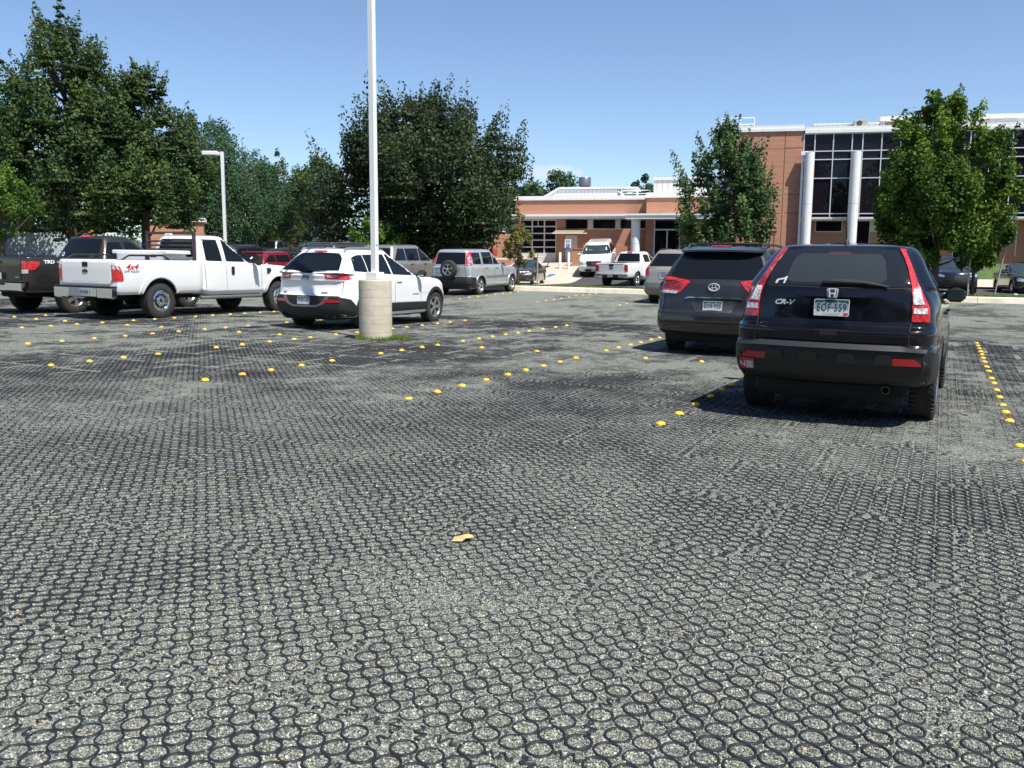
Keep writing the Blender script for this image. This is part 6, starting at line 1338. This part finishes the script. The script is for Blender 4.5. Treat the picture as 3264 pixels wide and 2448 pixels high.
    for t, s, lab in ((-17.6, 1.2, 'brown picnic table with fixed benches in front of the glazed door'), (-18.7, .6, 'brown picnic table half hidden behind the dying sapling')):
        x, y = at(t, s); z = gz(x, y); o = empty('picnic_table', (x, y, z), math.radians(-12)); tag(o, lab, 'table', 'picnic tables'); mb = MB(); mb.box((0, 0, .74), (1.2, .8, .06), None, .02); mb.build('table_top', CR, o); mb = MB(); mb.box((0, 0, .36), (.26, .26, .74)); mb.build('pedestal', BR2, o)
        for sg in (-1, 1): mb = MB(); mb.box((sg*.95, 0, .44), (.3, .9, .05), None, .015); mb.tube([(0, 0, .12), (sg*.8, 0, .12), (sg*.95, 0, .42)], .035, 6); mb.build('bench', BR2, o)
    x, y = at(-19.5, -1.2); z = gz(x, y); o = empty('barrier_rail', (x, y, z), math.radians(-12)); tag(o, 'long white horizontal rail behind the sapling', 'rail'); mb = MB(); mb.box((0, 0, .98), (2.3, .05, .09)); mb.build('bar', WB, o)
    for t in (-1.0, 1.0): mb = MB(); mb.box((t, .03, .48), (.06, .06, .98)); mb.build('post', BR2, o)
    x, y = at(-20.2, -.3); z = gz(x, y); mb = MB(); mb.lathe([(.05, 0), (.05, 1.0), (.0, 1.02)], 8, Matrix.Translation((x, y, z))); mb.lathe([(.26, 1.05), (.30, 1.3), (.26, 1.55), (.001, 1.6)], 12, Matrix.Translation((x, y, z))); tag(mb.build('planter_ball', mat('dull_red', (.30, .045, .03), .6), None, True), 'dull red rounded object on a post by the brick corner', 'post')
    # black frame by the tower (bench shelter)
    x, y = at(-3.2, -1.2); z = gz(x, y); o = empty('shelter_frame', (x, y, z), math.radians(-12)); tag(o, 'dark brown shelter frame against the brick tower behind the young tree', 'shelter'); FB = mat('frame_brown', (.05, .035, .03), .6); mb = MB()
    for t in (-1.0, -.1, .98): mb.box((t, 0, 1.05), (.06, .06, 2.1))
    mb.box((0, 0, 1.05), (2.0, .05, .05)); mb.build('frame', FB, o); mb = MB(); mb.box((0, .3, 2.12), (2.12, 1.0, .22)); mb.build('shelter_roof', FB, o)
    # orange building and a pale shed far back on the left
    y = 60; x = (199-512)/885*y; z = gz(x, y); o = empty('brick_shed', (x, y, z), .3); tag(o, 'orange brick gable end behind the left trees beside the left lamp post', 'building'); mb = MB(); mb.box((-1.2, 3, 1.7), (3.4, 6, 4.2)); mb.build('wall', BR, o); mb = MB(); mb.box((-1.2, 3, 3.9), (3.7, 6.3, .25)); mb.build('roof', WH, o); mb = MB(); mb.box((-.6, -.02, 1.9), (.7, .05, .8)); mb.build('window', DG, o)
    y = 52; x = (44-512)/885*y; z = gz(x, y); o = empty('shed', (x, y, z), .35); tag(o, 'pale blue grey shed with a wide roller door behind the dark pickup', 'building'); PBG = mat('shed_blue_grey', (.34, .39, .45), .6, noise=.12, nscale=3); mb = MB(); mb.box((0, 3, 1.5), (5.2, 6, 3.2)); mb.build('wall', PBG, o); mb = MB()
    for k in range(9): mb.box((.3, -.03, .3+k*.28), (3.4, .05, .26), None, .01)
    mb.build('roller_door', mat('roller_grey', (.42, .47, .53), .5, noise=.1), o); mb = MB(); mb.box((0, 3, 3.15), (5.6, 6.5, .14)); mb.build('roof', WH, o); mb = MB(); mb.box((1.1, -.07, 2.25), (.55, .03, .14)); mb.build('vent_slot', M_BLACK, o); mb = MB(); mb.box((2.75, .4, 1.5), (.3, .9, 3.2)); mb.build('corner_pier', mat('corner_orange', (.5, .26, .10), .8), o)
    y = 62; x = (178-512)/885*y; z = gz(x, y); o = empty('van', (x, y, z), .5); tag(o, 'white van showing between the headache rack and the trees', 'van'); mb = MB(); mb.box((0, 0, 1.5), (4.4, 2.0, 2.2), None, .15); mb.build('body', mat('van_white', (.72, .73, .73), .4), o, True); mb = MB(); mb.box((0, -1.01, 1.95), (3.0, .02, .5), None, .01); mb.build('side_window', M_GLASS, o); mb = MB()
    for t in (-1.4, 1.4): mb.lathe([(.35, -1.02), (.35, -.8)], 16, Matrix.Translation((t, 0, .36)) @ Matrix.Rotation(math.radians(-90), 4, 'X') @ Matrix.Translation((0, 0, 0)), True)
    mb.build('wheel', M_TYRE, o)
def build_posts():
    WP = paint('pole_white', (.78, .78, .78), 0, .4, .05); CO = None
    m, nt, b = nodes('cast_concrete'); L = nt.links; tc = N(nt, 'ShaderNodeTexCoord'); no = N(nt, 'ShaderNodeTexNoise', Scale=5.0, Detail=8.0, Roughness=.65); L.new(tc.outputs['Object'], no.inputs['Vector'])
    r = N(nt, 'ShaderNodeValToRGB'); e = r.color_ramp.elements; e[0].position = .3; e[1].position = .75; e[0].color = (.40, .35, .27, 1); e[1].color = (.56, .51, .42, 1); L.new(no.outputs['Fac'], r.inputs['Fac'])
    v = N(nt, 'ShaderNodeTexVoronoi', Scale=11.0); L.new(tc.outputs['Object'], v.inputs['Vector']); mr = N(nt, 'ShaderNodeMapRange'); mr.inputs['From Min'].default_value = .03; mr.inputs['From Max'].default_value = .10; mr.inputs['To Min'].default_value = .45; L.new(v.outputs['Distance'], mr.inputs['Value'])
    mx = N(nt, 'ShaderNodeMix', data_type='RGBA', blend_type='MULTIPLY'); mx.inputs[0].default_value = 1; L.new(r.outputs['Color'], mx.inputs[6]); L.new(mr.outputs[0], mx.inputs[7]); L.new(mx.outputs[2], b.inputs['Base Color']); b.inputs['Roughness'].default_value = .85
    bp = N(nt, 'ShaderNodeBump', Strength=.5, Distance=.01); L.new(no.outputs['Fac'], bp.inputs['Height']); L.new(bp.outputs[0], b.inputs['Normal'])
    x, y = LW(13.42, -9.27); z = float(lot_z(13.42, -9.27)); ro = empty('lamp_post', (x, y, z), -PHI); tag(ro, 'tall square white lamp post on a round concrete base in the middle of the lot', 'lamp post')
    mb = MB(); mb.lathe([(.297, -.2), (.297, 1.045), (.292, 1.066), (.282, 1.076), (.001, 1.078)], 56); bo = mb.build('base', m, ro, True, 50)
    mb = MB(); ln = mat('form_line', (.30, .26, .20), .9)
    for i, h in enumerate((.13, .30, .44, .60, .75, .90)):
        tl = Matrix.Translation((0, 0, h)) @ Matrix.Rotation(.05 if i % 2 else .035, 4, Vector((math.cos(i), math.sin(i), 0))); mb.lathe([(.2972, 0), (.2978, .003), (.2972, .007)], 48, tl)
    mb.build('form_line', ln, bo)
    mb = MB(); mb.box((0, 0, 4.1), (.105, .105, 6.1), None, .008); po = mb.build('pole', WP, ro); mb = MB(); mb.box((0, 0, 1.145), (.235, .235, .13), None, .006); mb.build('base_cover', WP, po); mb = MB(); mb.box((.058, 0, 1.78), (.014, .06, .17), None, .006); mb.build('hand_hole_cover', WP, po)
    for sg in (1, -1):
        mb = MB(); mb.tube([(0, sg*.05, 7.05), (0, sg*.5, 7.08)], .03, 8); mb.box((0, sg*.82, 7.1), (.36, .62, .16), None, .03); l = mb.build('lamp_head', WP, ro, True); mb = MB(); mb.box((0, sg*.82, 7.015), (.28, .5, .012)); mb.build('lamp_lens', M_CLEAR, l)
    y = 44; x = (223.5-512)/885*y*.985; z = gz(x, y); ro = empty('lamp_post', (x, y, z), 0); tag(ro, 'white lamp post with one square lamp head above the white pickup', 'lamp post'); mb = MB(); mb.box((0, 0, 3.1), (.135, .135, 6.2), None, .01); mb.build('pole', WP, ro); mb = MB(); mb.box((-.55, 0, 6.12), (.75, .42, .20), None, .03); mb.box((-.1, 0, 6.12), (.22, .07, .07)); l = mb.build('lamp_head', WP, ro, True); mb = MB(); mb.box((-.55, 0, 6.015), (.6, .32, .01)); mb.build('lamp_lens', M_CLEAR, l); mb = MB(); mb.lathe([(.28, -.2), (.28, .8), (.001, .8)], 20); mb.build('base', m, ro, True)
    ST = mat('stake_steel', (.34, .33, .27), .6, noise=.2)
    def stake(label, u, y, h, lean=0):
        x = (u-512)/885*y; z = gz(x, y)+.12; mb = MB(); mb.tube([(x, y, z-.1), (x+lean, y, z+h)], .026, 8); mb.box((x+lean, y, z+h), (.07, .05, .05)); tag(mb.build('tree_stake', ST), label, 'stake', 'tree stakes')
    stake('straight steel stake left of the small staked tree', 964.5, 29.6, 1.95); stake('leaning steel stake right of the small staked tree', 990.5, 30.2, 1.95, .32); stake('thin steel stake right of the dying sapling', 536.5, 36.6, 1.35)
    x, y = (974-512)/885*49, 49; z = gz(x, y); o = empty('utility_post', (x, y, z)); tag(o, 'short white post with a cross bar on the lawn beside the green saloon', 'post'); mb = MB(); mb.box((0, 0, .6), (.11, .11, 1.2)); mb.build('post', WP, o); mb = MB(); mb.box((0, -.07, .9), (.75, .04, .07)); mb.build('crossbar', WP, o)
    x, y = (922-512)/885*51, 51; z = gz(x, y); o = empty('notice_sign', (x, y, z), -.2); tag(o, 'white sign with a dark round symbol behind the roof of the black sport utility', 'sign'); mb = MB(); mb.box((0, 0, 1.75), (.85, .04, 1.15), None, .01); p = mb.build('panel', WP, o); mb = MB(); mb.lathe([(.17, 0), (.17, .01), (.09, .01), (.09, 0)], 18, Matrix.Translation((.1, -.024, 1.6)) @ Matrix.Rotation(math.radians(90), 4, 'X')); mb.build('symbol', M_BLACK, p); mb = MB(); mb.box((0, .05, .9), (.08, .06, 1.8)); mb.build('post', ST, o)
# ------------------------------------------------------------------ sky, sun, camera
def build_light_camera():
    w = bpy.data.worlds.new('World'); SC.world = w; w.use_nodes = True; nt = w.node_tree; bg = nt.nodes['Background']
    sk = nt.nodes.new('ShaderNodeTexSky'); sk.sky_type = 'NISHITA'; sk.sun_disc = False; sk.sun_elevation = math.radians(61); sk.sun_rotation = math.radians(139.7); sk.altitude = 1600; sk.air_density = 1.0; sk.dust_density = .7; sk.ozone_density = 3.2
    # a small pale fair-weather cloud low over the roofs, placed by direction in the sky
    tc = N(nt, 'ShaderNodeTexCoord'); sp = N(nt, 'ShaderNodeSeparateXYZ'); nt.links.new(tc.outputs['Generated'], sp.inputs[0])
    def mth(op, a, b): n = N(nt, 'ShaderNodeMath', operation=op); [nt.links.new(v, n.inputs[i]) if hasattr(v, 'links') else setattr(n.inputs[i], 'default_value', v) for i, v in enumerate((a, b))]; return n.outputs[0]
    dx = mth('DIVIDE', mth('SUBTRACT', mth('DIVIDE', sp.outputs[0], sp.outputs[1]), .043), .030); dz = mth('DIVIDE', mth('SUBTRACT', mth('DIVIDE', sp.outputs[2], sp.outputs[1]), .097), .0085)
    rr = mth('ADD', mth('MULTIPLY', dx, dx), mth('MULTIPLY', dz, dz)); no = N(nt, 'ShaderNodeTexNoise', Scale=55.0, Detail=6.0); nt.links.new(tc.outputs['Generated'], no.inputs['Vector'])
    mr = N(nt, 'ShaderNodeMapRange'); mr.inputs['From Min'].default_value = 1.5; mr.inputs['From Max'].default_value = .4; mr.inputs['To Max'].default_value = .5; nt.links.new(mth('ADD', rr, mth('MULTIPLY', mth('SUBTRACT', no.outputs['Fac'], .5), 2.4)), mr.inputs['Value'])
    front = mth('MULTIPLY', mr.outputs[0], mth('GREATER_THAN', sp.outputs[1], 0.0)); mx = N(nt, 'ShaderNodeMix', data_type='RGBA'); nt.links.new(front, mx.inputs[0]); nt.links.new(sk.outputs[0], mx.inputs[6]); mx.inputs[7].default_value = (5.6, 5.7, 6.2, 1)
    nt.links.new(mx.outputs[2], bg.inputs['Color']); bg.inputs['Strength'].default_value = .105
    s = bpy.data.lights.new('sun', 'SUN'); s.energy = 5.0; s.angle = math.radians(.53); s.color = (1, .955, .88); o = bpy.data.objects.new('sun', s); COL.objects.link(o)
    e = math.radians(61); d = Vector((.646*math.cos(e), -.763*math.cos(e), math.sin(e))); o.rotation_euler = (-d).to_track_quat('-Z', 'Y').to_euler(); o.location = d*60
    c = bpy.data.cameras.new('camera'); c.sensor_width = 36; c.lens = 885/1024*36; c.clip_end = 3000; c.clip_start = .05; co = bpy.data.objects.new('camera', c); COL.objects.link(co); SC.camera = co
    co.matrix_world = Matrix.Translation((0, 0, 1.44)) @ Matrix.Rotation(math.radians(90-7.88), 4, 'X') @ Matrix.Rotation(math.radians(ROLL), 4, 'Z')
    v = SC.view_settings; v.view_transform = 'Standard'; v.look = 'None'; v.exposure = EXPO; v.gamma = 1
ROLL = .4; EXPO = 0.62
build_light_camera()
build_ground()
build_markers()
build_posts()
build_office()
build_trees()
near_black_suv(); grey_minivan(); white_suv(); white_pickup(); dark_pickup()
other_vehicles()
